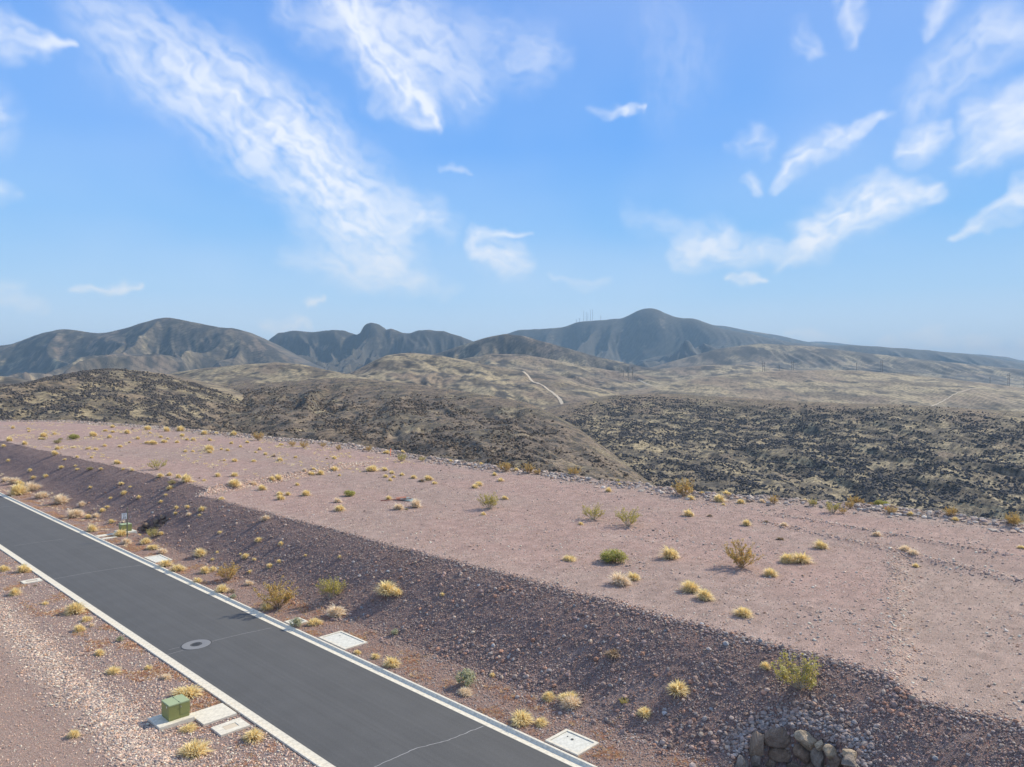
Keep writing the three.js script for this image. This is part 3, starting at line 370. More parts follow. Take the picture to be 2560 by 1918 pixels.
// ---------------------------------------------------------------- basalt rocks and grass clumps on the near hills
{
  const items = [], tufts = [], r = rng(140);
  const fill = (H, nRock, nTuft, yaw, straw, bare, tone) => {
    let k = 0, guard = 0;
    while (k < nRock && guard++ < nRock * 25) {
      const x = mix(H.x0, H.x1, r()), v = r() ** .9, z = H.back(x) + v * H.L * .96; if (x / -z > .85 || x / -z < -.85) continue;
      const dx = x * .8 + z * .6, dz = z * .8 - x * .6, a = fbm(dx / 16 + yaw, dz / 9, 4), b = fbm(x / 60 + 3, z / 60 + yaw, 3); if (ss(bare, bare + .16, v + .1 * b) < r()) continue; if (ss(-.3, .55, a + .45 * b + .5 * fbm(x / 3.5, z / 5, 2)) < r()) continue;
      const q = .13 + .6 * r() ** 3.4; k++;
      const w = .7 + .6 * r(), warm = r();
      items.push({ x, y: H.height(x, z) + q * .12, z, rx: r() * 6, ry: r() * 6, rz: r() * 6, sx: q * (.8 + .7 * r()), sy: q * (.5 + .4 * r()), sz: q * (.8 + .5 * r()), c: [w * (.07 + tone * (.03 + .05 * warm)), w * (.07 + tone * (.008 + .025 * warm)), w * (.075 - tone * .012)] });
    }
    for (k = 0; k < nTuft; k++) {
      const x = mix(H.x0, H.x1, r()), v = r(), z = H.back(x) + v * H.L * .96; if (x / -z > .85 || x / -z < -.85) continue;
      const q = .16 + .32 * r(), g = r(), w = .8 + .4 * r(), c = g < .55 ? [.58, .47, .25] : g < .8 ? [.38, .31, .17] : [.17, .16, .085];
      if (fbm(x / 18 + 7, z / 18 + yaw, 3) + straw < -.12 && g < .55) continue;
      tufts.push({ x, y: H.height(x, z) - .02, z, ry: r() * 6.28, sx: q, sy: q * .9, sz: q, c: c.map((u) => u * w) });
    }
  };
  fill(NEAR.B1, 54000, 60000, 1, .1, -.3, .5); fill(NEAR.B2, 62000, 66000, 5, -.06, .08, 1); fill(NEAR.C, 84000, 110000, 9, .16, .02, .2);
  scatter('basalt_rocks', 'black basalt rocks littering the hills behind the pads', 'rocks', rockGeo(141), stoneMat, items);
  scatter('hill_grass', 'dry grass clumps and scrub on the hills behind the pads', 'grass', sprayGeo(142, 18, 1.2, .3), weedMat, tufts);
}

// ---------------------------------------------------------------- built things beside the road
function group(name, label, category, s, t, y, turn = 0) { const g = new THREE.Group(); g.name = numbered(name); const [x, z] = world(s, t); g.position.set(x, y, z); g.rotation.y = TURN + turn; tag(g, label, category); scene.add(g); return g; }
function box(w, h, d, x, y, z, bevel = .012) {
  const b = Math.min(bevel, w / 3, h / 3, d / 3), sh = new THREE.Shape([[-w / 2 + b, -h / 2], [w / 2 - b, -h / 2], [w / 2, -h / 2 + b], [w / 2, h / 2 - b], [w / 2 - b, h / 2], [-w / 2 + b, h / 2], [-w / 2, h / 2 - b], [-w / 2, -h / 2 + b]].map(([a, c]) => new THREE.Vector2(a, c)));
  const g = new THREE.ExtrudeGeometry(sh, { depth: d - 2 * b, bevelEnabled: true, bevelThickness: b, bevelSize: 0, bevelSegments: 1 }); g.translate(x, y, z - d / 2 + b); return g;
}
const darkIron = mat(.06, .062, .065, .7), lidGrey = new THREE.MeshStandardMaterial({ map: concMap, roughness: .85, color: C(.92, .98, 1.06) });
// concrete collars with a lid set in: [label, s centre, t centre, length along the road, depth, lid?]
function vault(label, s, t, ls, lt, lid) {
  const y = .155, g = group('utility_vault', label, 'vault', s, t, 0), f = .16, h = .17;
  put('collar', mergeGeometries([box(lt, h, f, 0, y - h / 2 + .02, ls / 2 - f / 2), box(lt, h, f, 0, y - h / 2 + .02, -ls / 2 + f / 2), box(f, h, ls - 2 * f, -lt / 2 + f / 2, y - h / 2 + .02, 0), box(f, h, ls - 2 * f, lt / 2 - f / 2, y - h / 2 + .02, 0)]), concMat, g);
  const iw = lt - 2 * f - .03, il = ls - 2 * f - .03, halves = lid === 2 ? 2 : 1;
  for (let k = 0; k < halves; k++) {
    const l = il / halves - (halves > 1 ? .015 : 0), m = put('lid', box(iw, h - .03, l, 0, y - h / 2 - .006, halves > 1 ? (k - .5) * il / 2 : 0), lidGrey, g);
    const p = new THREE.CylinderGeometry(.035, .035, .012, 10); p.translate(iw * .22, y - .005, (halves > 1 ? (k - .5) * il / 2 : 0) - l * .3); put('lifting_eye', p, darkIron, m);
  }
  return g;
}
vault('large pale concrete vault with a bluish lid beside the kerb, middle of three', 21.6, .97, 3.1, 1.75, 1);
{ const g = vault('concrete vault with a stained lid and dark lifting hole near the boulder basin', 2.15, .93, 2.0, 1.6, 1); const p = new THREE.CylinderGeometry(.07, .07, .014, 12); p.translate(.2, .152, -.15); put('lifting_hole', p, darkIron, g); }
vault('pale concrete vault in the verge farther up the street, before the speed sign', 52.85, .9, 2.9, 1.55, 1);
vault('small concrete vault half hidden by a grey-green bush', 27.1, .72, 1.2, 1.2, 1);
{ const g = group('meter_box', 'small concrete meter box beside the near kerb, far up the street', 'meter box', 52.6, -9.5, 0); put('collar', mergeGeometries([box(1.4, .16, .3, 0, .085, .4), box(1.4, .16, .3, 0, .085, -.4), box(.3, .16, .5, -.55, .085, 0), box(.3, .16, .5, .55, .085, 0)]), concMat, g); put('lid', box(.78, .12, .46, 0, .08, 0), mat(.5, .42, .33, .9), g); }
{ const g = group('meter_box', 'small concrete meter box by the near kerb, next to the green cabinet', 'meter box', 15.28, -9.62, 0); put('collar', mergeGeometries([box(1.5, .16, .34, 0, .085, .4), box(1.5, .16, .34, 0, .085, -.4), box(.42, .16, .46, -.54, .085, 0), box(.42, .16, .46, .54, .085, 0)]), concMat, g); put('lid', box(.64, .12, .44, 0, .087, 0), mat(.62, .53, .4, .9), g); }
{ const [x, z] = world(17.25, -9.62); const m = put('concrete_walk', box(1.74, .2, 1.7, 0, .075, 0), concMat); m.position.set(x, 0, z); m.rotation.y = TURN; tag(m, 'plain pale concrete slab linking the near green cabinet to the kerb', 'slab'); }
{ const [x, z] = world(18.08, -11.4); const m = put('concrete_pad', box(1.72, .34, 1.5, 0, .12, 0, .02), concMat); m.position.set(x, 0, z); m.rotation.y = TURN; tag(m, 'raised concrete pad under the near green cabinet', 'pad'); }
{ const [x, z] = world(67.4, 2.85); const m = put('concrete_pad', box(1.75, .4, 1.9, 0, .17, 0, .02), concGrey); m.position.set(x, 0, z); m.rotation.y = TURN; tag(m, 'concrete pad under the far green cabinet by the speed sign', 'pad'); }
{ const [x, z] = world(67.7, .97); const m = put('concrete_walk', box(1.88, .2, .9, 0, .075, 0), concMat); m.position.set(x, 0, z); m.rotation.y = TURN; tag(m, 'narrow concrete slab linking the far green cabinet to the kerb', 'slab'); }
{ const [x, z] = world(65.95, .75); const m = put('concrete_walk', box(1.42, .2, .62, 0, .075, 0), concMat); m.position.set(x, 0, z); m.rotation.y = TURN; tag(m, 'narrow concrete slab by the kerb just before the far green cabinet', 'slab'); }
const cabN = tnoise(64, 41);
const cabMap = tex(256, (u, v) => { const g = .9 + .16 * cabN(u, v); return [g, g, g]; });
const cabGreen = new THREE.MeshStandardMaterial({ map: cabMap, color: C(.245, .262, .09), roughness: .55 }), cabTop = new THREE.MeshStandardMaterial({ map: cabMap, color: C(.36, .43, .24), roughness: .6 }), white = mat(.8, .8, .78, .6), steel = mat(.4, .41, .42, .45, { metalness: .8 });
function cabinet(label, s, t, y, w, h, dp) {
  const g = group('transformer_cabinet', label, 'cabinet', s, t, y);
  put('base', box(w - .03, .1, dp - .03, 0, .05, 0), cabGreen, g);
  put('tank_shell', box(w * .52, h - .14, dp, -w * .24, .08 + (h - .14) / 2, 0, .02), cabGreen, g);
  const door = put('hood', box(w * .47, h - .27, dp + .02, w * .262, .21 + (h - .27) / 2, 0, .02), cabGreen, g);
  put('sill', box(w * .46, .12, dp - .02, w * .26, .148, 0, .01), cabGreen, g);
  put('latch', box(.05, .07, .03, w * .06, h - .2, dp / 2 + .02, .006), steel, door);
  for (const [a, b] of [[-.24, .52], [.262, .47]]) put('roof_panel', box(w * b + .012, .06, dp + .04, w * a, h - .03, 0, .018), cabTop, g);
  for (const q of [-.18, .18]) put('hinge', box(.03, .03, .06, w * .02, h + .008, q * dp * 2, .006), darkIron, g);
  put('warning_label', box(.005, .09, .06, -w / 2 - .004, h - .16, dp * .2, .001), white, g);
  return g;
}
cabinet('boxy green transformer cabinet on a raised pad beside the near kerb', 18.1, -11.17, .292, 1.04, .80, .94);
cabinet('boxy green transformer cabinet by the speed sign at the foot of the bank', 67.45, 2.85, .372, 1.05, .78, .95);
// manhole
{
  const g = group('manhole_cover', 'round manhole cover in a wide pale collar on the asphalt', 'manhole', 27.83, -6.03, roadY(-6.03) - .018);
  const tilt = Math.atan(-2 * .1 * (-6.03 + 4.3) / 3.68 ** 2); g.rotation.z = 0;
  const lat = (pts) => { const q = new THREE.LatheGeometry(pts.map(([a, b]) => new THREE.Vector2(a, b)), 48); q.rotateZ(tilt); return q; };
  put('collar', lat([[.36, -.02], [.36, .024], [.86, .024], [.875, .018], [.88, -.02]]), mat(.21, .215, .225, .95), g);
  put('rim', lat([[.30, -.02], [.30, .03], [.36, .03], [.365, .0]]), darkIron, g);
  const lid = put('lid', lat([[0, .022], [.29, .022], [.295, -.02]]), mat(.1, .1, .105, .75), g);
  const studs = []; for (let i = -3; i <= 3; i++) for (let j = -3; j <= 3; j++) if (i * i + j * j < 11) { const b = new THREE.BoxGeometry(.05, .012, .05); b.translate(i * .075, .028, j * .075); b.rotateZ(tilt); studs.push(b); }
  const st = put('tread', mergeGeometries(studs), darkIron, lid); st.userData.kind = 'stuff';
  put('outer_joint', lat([[.885, .016], [.885, .021], [.93, .021], [.93, .016]]), mat(.045, .046, .05, .85), g);
}
// speed sign
{
  const g = group('speed_sign', 'white speed limit sign on a tall square post at the foot of the bank', 'road sign', 64.2, 1.95, groundY(64.2, 1.95) - .05);
  const postM = mat(.17, .175, .13, .6, { metalness: .3 });
  const post = put('post', box(.1, 3.35, .1, 0, 1.675, 0, .01), postM, g); put('post_cap', box(.12, .06, .12, 0, 3.37, 0, .02), postM, post);
  const c = document.createElement('canvas'); c.width = 240; c.height = 300; const k = c.getContext('2d');
  k.fillStyle = '#eef0ee'; k.fillRect(0, 0, 240, 300); k.strokeStyle = '#141414'; k.lineWidth = 6; k.strokeRect(9, 9, 222, 282); k.fillStyle = '#141414'; k.textAlign = 'center'; k.textBaseline = 'alphabetic';
  k.font = 'bold 52px sans-serif'; k.fillText('SPEED', 120, 70); k.fillText('LIMIT', 120, 124); k.font = 'bold 150px sans-serif'; k.fillText('25', 120, 270);
  const ct = new THREE.CanvasTexture(c); ct.colorSpace = THREE.SRGBColorSpace;
  const panel = new THREE.Group(); panel.name = 'panel'; panel.position.set(-.32, 2.53, .07); panel.rotation.y = -.12; g.add(panel);
  put('plate', box(.52, .66, .012, 0, 0, 0, .004), steel, panel); const face = new THREE.PlaneGeometry(.51, .65); face.translate(0, 0, .0105); put('face', face, new THREE.MeshStandardMaterial({ map: ct, roughness: .5 }), panel);
  put('bracket', box(.3, .04, .03, -.15, 2.7, .045), postM, g); put('bracket', box(.3, .04, .03, -.15, 2.36, .045), postM, g);
}
// rock basins
const rockN = tnoise(64, 51), rockP = tnoise(9, 52);
const rockMap = tex(512, (u, v) => { const g = (.55 + .5 * rockN(u, v)) * (.7 + .5 * rockP(u, v)); return [g, g * .96, g * .9]; });
function boulder(seed, rough = .22, detail = 3) {
  const g = new THREE.IcosahedronGeometry(1, detail), p = g.attributes.position, uv = [], r = rng(seed), ox = r() * 50, oy = r() * 50, cut = []; for (let i = 0; i < 11; i++) { const a = r() * 6.28, e = r() * 2 - 1, q = Math.sqrt(1 - e * e); cut.push([Math.cos(a) * q, e, Math.sin(a) * q, .5 + .26 * r()]); }
  for (let i = 0; i < p.count; i++) { let x = p.getX(i), y = p.getY(i), z = p.getZ(i); for (const [a, b, c, d] of cut) { const k = x * a + y * b + z * c; if (k > d) { const f = (k - d) * .95; x -= a * f; y -= b * f; z -= c * f; } } const n = 1 + rough * .5 * fbm(x * 1.6 + ox + z, y * 1.6 + oy - z * .7, 4); p.setXYZ(i, x * n, y * n, z * n); uv.push((x + z * .6) * .5 + ox, (y - z * .5) * .5 + oy); }
  g.setAttribute('uv', new THREE.Float32BufferAttribute(uv, 2)); g.computeVertexNormals(); return g;
}
const boulders = [...Array(7).keys()].map((i) => boulder(300 + i * 13, .34, 4)), rockM = [[.36, .265, .20], [.41, .31, .235], [.31, .235, .185], [.60, .49, .36], [.66, .54, .39], [.40, .345, .3]].map(([r, g, b]) => new THREE.MeshStandardMaterial({ map: rockMap, color: C(r, g, b), roughness: .95, bumpMap: rockMap, bumpScale: .06 }));
function basin(label, k, list, shade) {
  const [ps, pt, pr] = PITS[k], g = group('rock_basin', label, 'rock basin', ps, pt, 0), r = rng(400 + k);
  for (const [ang, y, w, h, kind] of list) {                // angle round the basin from the uphill side, height, width, height, tone
    const rad = pr + .06 + .1 * r(), a = ang, m = put('stone', boulders[Math.floor(r() * 7)], rockM[(kind + shade) % 6], g);
    m.position.set(Math.cos(a) * rad, y, Math.sin(a) * rad); m.rotation.set(r() * .3 - .15, -a + Math.PI / 2 + r() * .3, (r() - .5) * .35); m.scale.set(w / 1.75, h / 1.65, Math.min(w, .62) / 1.7);
  }
  return g;
}
basin('stacked boulders lining a drain basin at the bottom of the bank', 0, [[-1.06,0.83,0.84,1.2,1],[-0.63,1.1,1.25,0.86,2],[-0.13,1.27,1.09,0.74,3],[0.15,1.26,0.59,0.46,4],[0.41,1.23,0.67,0.54,4],[1.02,1.69,0.84,0.64,3],[-0.58,0.41,1.01,0.73,0],[-0.19,0.62,0.82,0.79,0],[0.14,0.67,0.59,0.89,5],[0.52,0.93,0.81,0.66,2],[-1.15,0.25,0.58,0.73,5],[-1.53,0.35,0.7,0.57,5],[-0.81,-0.03,0.78,0.69,0],[-0.37,-0.04,0.97,0.69,2],[-0.02,0.05,0.77,0.68,0],[1.25,1.79,0.64,0.42,5],[1.23,1.39,0.77,0.66,2],[-0.65,-0.45,0.91,0.73,1],[-1.06,-0.34,0.84,0.73,0],[0.37,0.17,0.94,0.7,0]], 0);
{
  const list = [], r = rng(77); for (let c = 0; c < 4; c++) { const n = 8 - c; for (let i = 0; i < n; i++) { const a = -1.75 + 3.5 * (i + .5 + (c % 2 ? .35 : 0) + .3 * (r() - .5)) / n, lim = groundY(PITS[1][0] - Math.sin(a) * 2.2, PITS[1][1] + Math.cos(a) * 2.2), y = .1 + c * .42; if (y > lim + .15) continue; list.push([a, y, .55 + .35 * r(), .42 + .16 * r(), [0, 2, 2, 1, 0][Math.floor(r() * 5)]]); } }
  basin('rock lined hollow in the bank behind the far green cabinet', 1, list, 0);
}
// fallen board on the middle pad
{
  const g = group('fallen_sign', 'fallen teal board with a rust red frame lying on the middle pad', 'fallen sign', 45.8, 24.7, groundY(45.8, 24.7), -TURN + .12);
  const red = mat(.36, .13, .085, .7), teal = mat(.2, .27, .27, .55), orange = mat(.42, .17, .1, .7);
  const b = put('board', box(1.45, .03, 1.2, 0, 0, 0, .006), teal, g); b.position.set(.42, .14, .1); b.rotation.set(.08, -.45, -.1);
  const o = put('folded_panel', box(1.15, .03, .6, 0, 0, 0, .006), orange, g); o.position.set(-.35, .27, -.3); o.rotation.set(.1, .1, .06);
  const p1 = put('post', box(2.5, .08, .08, 0, 0, 0, .008), red, g); p1.position.set(-1.35, .12, .05); p1.rotation.set(0, .05, .06);
  const p2 = put('post', box(1.6, .08, .08, 0, 0, 0, .008), red, g); p2.position.set(.0, .2, .38); p2.rotation.set(0, -.1, .1);
  put('strut', box(.06, .25, .06, -.72, .12, -.15, .008), red, g);
}
// survey stakes with tape
const lath = mat(.62, .5, .34, .9), tape = mat(.85, .2, .07, .6), tapeW = mat(.8, .8, .78, .7);
function stake(label, s, t, h, withWhite) {
  const g = group('survey_stake', label, 'stake', s, t, groundY(s, t) - .1, .4);
  put('lath', box(.07, h, .03, 0, h / 2, 0, .004), withWhite ? lath : tape, g); put('flagging', mergeGeometries([box(.1, .3, .05, 0, h - .25, 0, .01), box(.22, .05, .02, .12, h - .16, .02, .005)]), tape, g);
  if (withWhite) { const f = put('ribbon', box(.35, .06, .02, 0, 0, 0, .005), tapeW, g); f.position.set(-.2, h * .55, .05); f.rotation.z = -.7; }
}
stake('orange survey stake near the rim rocks, the one farther down the rim', 83.7, 51.0, 1.05); stake('orange survey stake near the rim rocks, the taller of the pair', 85.0, 52.0, 1.25); stake('orange taped survey stake beside shrubs at the rim of the lower pad', 3.9, 51.4, 1.3, true);
// power poles on the far rise, masts on the summit
const poleM = mat(.16, .14, .12, .8), mastM = mat(.42, .42, .44, .6);
function pole(x, z, R, h, label, arms) {
  const g = new THREE.Group(); g.name = numbered('power_pole'); g.position.set(x, R.height(x, z) - .8, z); g.rotation.y = .35; tag(g, label, 'power pole', 'power poles on the far hills'); scene.add(g);
  const c = (a, b, l) => { const q = new THREE.CylinderGeometry(a, b, l, 7); q.translate(0, l / 2, 0); return q; };
  if (arms > 1) { for (const q of [-1.9, 1.9]) { const m = put('mast', c(.24, .34, h), poleM, g); m.position.x = q; } put('crossarm', box(8.5, .5, .4, 0, h * .84, 0, .03), poleM, g); put('brace', mergeGeometries([box(.2, 5.2, .2, 0, 0, 0, .02).rotateZ(.8), box(.2, 5.2, .2, 0, 0, .25, .02).rotateZ(-.8)]).translate(0, h * .62, 0), poleM, g); }
  else { put('mast', c(.22, .36, h), poleM, g); put('crossarm', box(4.4, .35, .35, 0, h * .9, 0, .03), poleM, g); put('crossarm', box(3.4, .3, .3, 0, h * .78, 0, .03), poleM, g); }
  for (const q of arms > 1 ? [-3.8, 0, 3.8] : [-1.8, 1.8]) put('insulator', c(.12, .12, .9).translate(q, h * (arms > 1 ? .84 : .9) - 1.1, 0), mastM, g);
}
[[431, 18, 2, 'first of the poles from the big mountain'], [463, 12, 1, 'second of the poles from the big mountain'], [489, 17, 2, 'third of the poles from the big mountain'], [602, 14, 1, 'fourth of the poles, standing alone'], [642, 22, 2, 'fifth of the poles, tall on the crest'], [790, 12, 1, 'short pole on the falling end of the rise'], [815, 22, 2, 'tall pole near the falling end of the rise'], [836, 15, 1, 'last thin pole at the end of the rise']].forEach(([x, h, a, l]) => pole(x, D1.back(x) + 2, D1, h, 'power pole on the long grassy rise, ' + l, a));
[[204, 0], [210, 20], [214, -15], [219, 5], [224, -30]].forEach(([x, dz], i) => pole(x, D3.back(x) + 60 + dz, D3, 15 + 2 * (i % 3), 'one of the clustered power poles on the pale swell, number ' + ['one', 'two', 'three', 'four', 'five'][i] + ' along', 1));
[[375, 16, 'outermost short wide mast'], [393, 19, 'short wide mast beside the first'], [417, 62, 'first tall thin mast'], [432, 54, 'second tall thin mast'], [441, 48, 'third tall thin mast'], [456, 66, 'fourth tall thin mast'], [468, 68, 'fifth tall thin mast'], [516, 30, 'lone short mast toward the dome']].forEach(([x, h, l]) => {
  const z = E3.back(x), g = new THREE.Group(); g.name = numbered('radio_mast'); g.position.set(x, E3.height(x, z) - 3, z); tag(g, l + ' on the big mountain summit ridge', 'radio mast', 'radio masts on the summit ridge'); scene.add(g);
  const q = new THREE.CylinderGeometry(.7, 1.1, h + 3, 6); q.translate(0, (h + 3) / 2, 0); put('mast', q, mastM, g); const d = new THREE.CylinderGeometry(2, 2, 1.6, 10); d.translate(0, h * .55 + 3, 0); put('antenna', d, mastM, g); if (h < 25) { const e = new THREE.BoxGeometry(9, 2.2, 2); e.translate(0, h + 2, 0); put('crossarm', e, mastM, g); }
});
// dirt tracks draped over the hills
function track(R, pts, w, label) {
  const p = [], ix = [], n = 80; for (let i = 0; i <= n; i++) { const u = i / n * (pts.length - 1), k = Math.min(pts.length - 2, Math.floor(u)), f = u - k, x = mix(pts[k][0], pts[k + 1][0], f), d = mix(pts[k][1], pts[k + 1][1], f); for (const q of [-1, 1]) { const xx = x + q * w * (1 + .3 * noise(i * .4, 3)), z = R.back(x) + d; p.push(xx, R.height(xx, z) + .35, z); } if (i) { const a = i * 2; ix.push(a - 2, a, a - 1, a - 1, a, a + 1); } }
  const g = new THREE.BufferGeometry(); g.setAttribute('position', new THREE.Float32BufferAttribute(p, 3)); g.setIndex(ix); g.computeVertexNormals(); if (g.attributes.normal.array[1] < 0) { for (let i = 0; i < ix.length; i += 3) [ix[i], ix[i + 1]] = [ix[i + 1], ix[i]]; g.setIndex(ix); g.computeVertexNormals(); }
  const m = structure(put('dirt_track', g, mat(.5, .43, .33, .95))); m.userData.label = label;
}
track(D2, [[14, 10], [24, 60], [36, 105], [44, 140], [48, 175], [50, 215]], 1.7, 'pale dirt track down the hill with the rocky top');
track(D3, [[226, 80], [236, 115], [246, 150]], 1.6, 'short pale track on the swell by the clustered poles');
track(D1, [[470, 420], [540, 350], [620, 260], [700, 170]], 1.2, 'faint track rising across the long grassy slope');

// ---------------------------------------------------------------- plants
const finish = (p, c) => { const g = new THREE.BufferGeometry(); g.setAttribute('position', new THREE.Float32BufferAttribute(p, 3)); g.setAttribute('color', new THREE.Float32BufferAttribute(c, 3)); g.computeVertexNormals(); return g; };
function tuftGeo(seed, n, h, cols) {                       // a dome of fine dry blades, one metre across
  const r = rng(seed), p = [], c = [], lobes = [...Array(3 + Math.floor(r() * 3))].map(() => [(r() - .5) * .42, (r() - .5) * .42, .55 + .45 * r()]);
  for (let i = 0; i < n; i++) {
    const lb = lobes[i % lobes.length], a = r() * 6.283, e = Math.acos(r() ** .75), l = (.30 + .2 * r()) * lb[2] * (r() < .04 ? 1.14 : 1), ca = Math.cos(a), sa = Math.sin(a), hx = Math.sin(e), hy = Math.cos(e);
    const bx = lb[0] * .7 + ca * .05 * r(), bz = lb[1] * .7 + sa * .05 * r(), mx = bx + ca * hx * l * .6, mz = bz + sa * hx * l * .6, my = (.04 + hy * l * .75) * h * 2, tx = bx + ca * hx * l * 1.08 + lb[0] * .2, tz = bz + sa * hx * l * 1.08 + lb[1] * .2, ty = (.02 + hy * l * 1.02) * h * 2 - .02 * hx, w = .010 + .008 * r();
    const A = [bx - sa * w, 0, bz + ca * w], B = [bx + sa * w, 0, bz - ca * w], M1 = [mx - sa * w, my, mz + ca * w], M2 = [mx + sa * w, my, mz - ca * w], T = [tx, Math.max(ty, .01), tz];
    p.push(...A, ...B, ...M1, ...M1, ...B, ...M2, ...M1, ...M2, ...T); const k = cols[Math.floor(r() * cols.length)], v = .8 + .4 * r(); for (let q = 0; q < 9; q++) c.push(k[0] * v, k[1] * v, k[2] * v);
  }
  return finish(p, c);
}
function tube(p, c, a, b, ra, rb, col, sides = 4) {
  const d = new THREE.Vector3().subVectors(b, a).normalize(), u = new THREE.Vector3(d.y, -d.x + .01, d.z * .3).cross(d).normalize(), v = new THREE.Vector3().crossVectors(d, u), ring = (o, r, k) => { const t = k / sides * 6.283; return [o.x + (u.x * Math.cos(t) + v.x * Math.sin(t)) * r, o.y + (u.y * Math.cos(t) + v.y * Math.sin(t)) * r, o.z + (u.z * Math.cos(t) + v.z * Math.sin(t)) * r]; };
  for (let k = 0; k < sides; k++) { const A = ring(a, ra, k), B = ring(a, ra, k + 1), D = ring(b, rb, k), E = ring(b, rb, k + 1); p.push(...A, ...B, ...D, ...D, ...B, ...E); for (let q = 0; q < 6; q++) c.push(...col); }
}
function leaf(p, c, o, size, r, col) {
  const a = r() * 6.283, e = (r() - .3) * 1.8, d = [Math.cos(a) * Math.cos(e), Math.sin(e), Math.sin(a) * Math.cos(e)], s = [-Math.sin(a), (r() - .5), Math.cos(a)], h = size * .5, w = size * .28, v = .75 + .5 * r();
  const P = (f, g) => [o.x + d[0] * f + s[0] * g, o.y + d[1] * f + s[1] * g, o.z + d[2] * f + s[2] * g], A = P(-h, 0), B = P(0, w), D = P(h, 0), E = P(0, -w);
  p.push(...A, ...B, ...D, ...A, ...D, ...E); for (let q = 0; q < 6; q++) c.push(col[0] * v, col[1] * v, col[2] * v);
}
function creosote(seed, cols, stemCol, dens) {             // open fan of stems, leaves on the outer twigs; one metre across
  const r = rng(seed), sp = [], sc = [], lp = [], lc = [], n = 15 + Math.floor(r() * 4), V = (x, y, z) => new THREE.Vector3(x, y, z);
  for (let i = 0; i < n; i++) {
    const a = i / n * 6.283 + r() * .5, e = .55 + .85 * r(), l = .42 + .3 * r(), dir = V(Math.cos(a) * Math.cos(e), Math.sin(e), Math.sin(a) * Math.cos(e)), b = V(Math.cos(a) * .03, 0, Math.sin(a) * .03), m = b.clone().addScaledVector(dir, l * .55), t = b.clone().addScaledVector(dir, l).add(V(0, .12 * r(), 0));
    tube(sp, sc, b, m, .011, .008, stemCol); tube(sp, sc, m, t, .008, .003, stemCol);
    for (let k = 0; k < 6; k++) {
      const f = .38 + .62 * k / 6, o = f < .55 ? b.clone().lerp(m, f / .55) : m.clone().lerp(t, (f - .55) / .45), ta = a + (r() - .5) * 2.6, te = .35 + r() * 1.0, tl = .12 + .2 * r(), q = o.clone().add(V(Math.cos(ta) * Math.cos(te) * tl, Math.sin(te) * tl, Math.sin(ta) * Math.cos(te) * tl));
      tube(sp, sc, o, q, .004, .002, stemCol, 3);
      for (let w = 0; w < 20 * dens; w++) { const u = .25 + .85 * r(), z = o.clone().lerp(q, u).add(V((r() - .5) * .075, (r() - .5) * .075, (r() - .5) * .075)); leaf(lp, lc, z, .036 + .022 * r(), r, cols[Math.floor(r() * cols.length)]); }
    }
  }
  return [finish(sp, sc), finish(lp, lc)];
}
function lobed(seed, lobes, n, size, h, cols, stemCol) {   // dense rounded shrub
  const r = rng(seed), sp = [], sc = [], lp = [], lc = [], V = (x, y, z) => new THREE.Vector3(x, y, z), L = [];
  for (let i = 0; i < lobes; i++) { const a = i / lobes * 6.283 + r(), q = i < 2 ? .1 * r() : .2 + .12 * r(), R = .13 + .08 * r(); L.push([Math.cos(a) * q, Math.max(R * .8, h * (.72 - q * 1.1) + .08 * r()), Math.sin(a) * q, R]); tube(sp, sc, V(Math.cos(a) * .03, 0, Math.sin(a) * .03), V(L[i][0], L[i][1], L[i][2]), .014, .006, stemCol); }
  for (let i = 0; i < n; i++) { const [x, y, z, R] = L[i % lobes], a = r() * 6.283, u = r() * 2 - 1, k = Math.sqrt(1 - u * u), d = R * (.55 + .5 * Math.sqrt(r())) * (1 + .25 * noise(a * 2, u * 3 + i % lobes)); leaf(lp, lc, V(x + Math.cos(a) * k * d, Math.max(.01, y + u * d), z + Math.sin(a) * k * d), size * (.7 + .6 * r()), r, cols[Math.floor(r() * cols.length)]); }
  return [finish(sp, sc), finish(lp, lc)];
}
const plantMat = leafy(1, 1, 1, { vertexColors: true, transmission: .45 }), stemMat = vmat({ roughness: .9, side: THREE.DoubleSide });
const STRAWS = [[.9, .765, .40], [.86, .715, .35], [.94, .83, .5], [.83, .66, .31]], PALE = [[.9, .77, .56], [.85, .71, .5], [.94, .83, .64], [.8, .64, .45]], BROWN = [[.34, .22, .13], [.4, .27, .14], [.45, .33, .17], [.27, .19, .12]];
const GEO = {
  s: [1, 2, 3, 4, 5].map((k) => tuftGeo(500 + k, 620, .62, STRAWS)), p: [1, 2, 3].map((k) => tuftGeo(520 + k, 640, .62, PALE)), b: [1, 2].map((k) => tuftGeo(540 + k, 420, .42, BROWN)),
  c: [1, 2, 3].map((k) => creosote(560 + k, [[.5, .44, .08], [.56, .47, .08], [.42, .39, .09], [.62, .5, .1]], [.42, .37, .28], 1)), o: [1, 2, 3].map((k) => creosote(580 + k, [[.58, .41, .09], [.64, .43, .1], [.5, .39, .09], [.66, .41, .13]], [.32, .24, .16], 1.25)),
  g: [1, 2].map((k) => lobed(600 + k, 13, 3400, .05, .5, [[.36, .38, .05], [.43, .44, .055], [.5, .47, .07], [.5, .4, .08]], [.2, .14, .08])), l: [1, 2].map((k) => lobed(620 + k, 9, 900, .085, .6, [[.42, .45, .29], [.5, .51, .33], [.58, .52, .26], [.35, .39, .26]], [.35, .3, .2])), r: [1, 2].map((k) => lobed(640 + k, 9, 1500, .05, .5, [[.4, .33, .08], [.47, .38, .09], [.32, .28, .08]], [.22, .16, .1])),
};
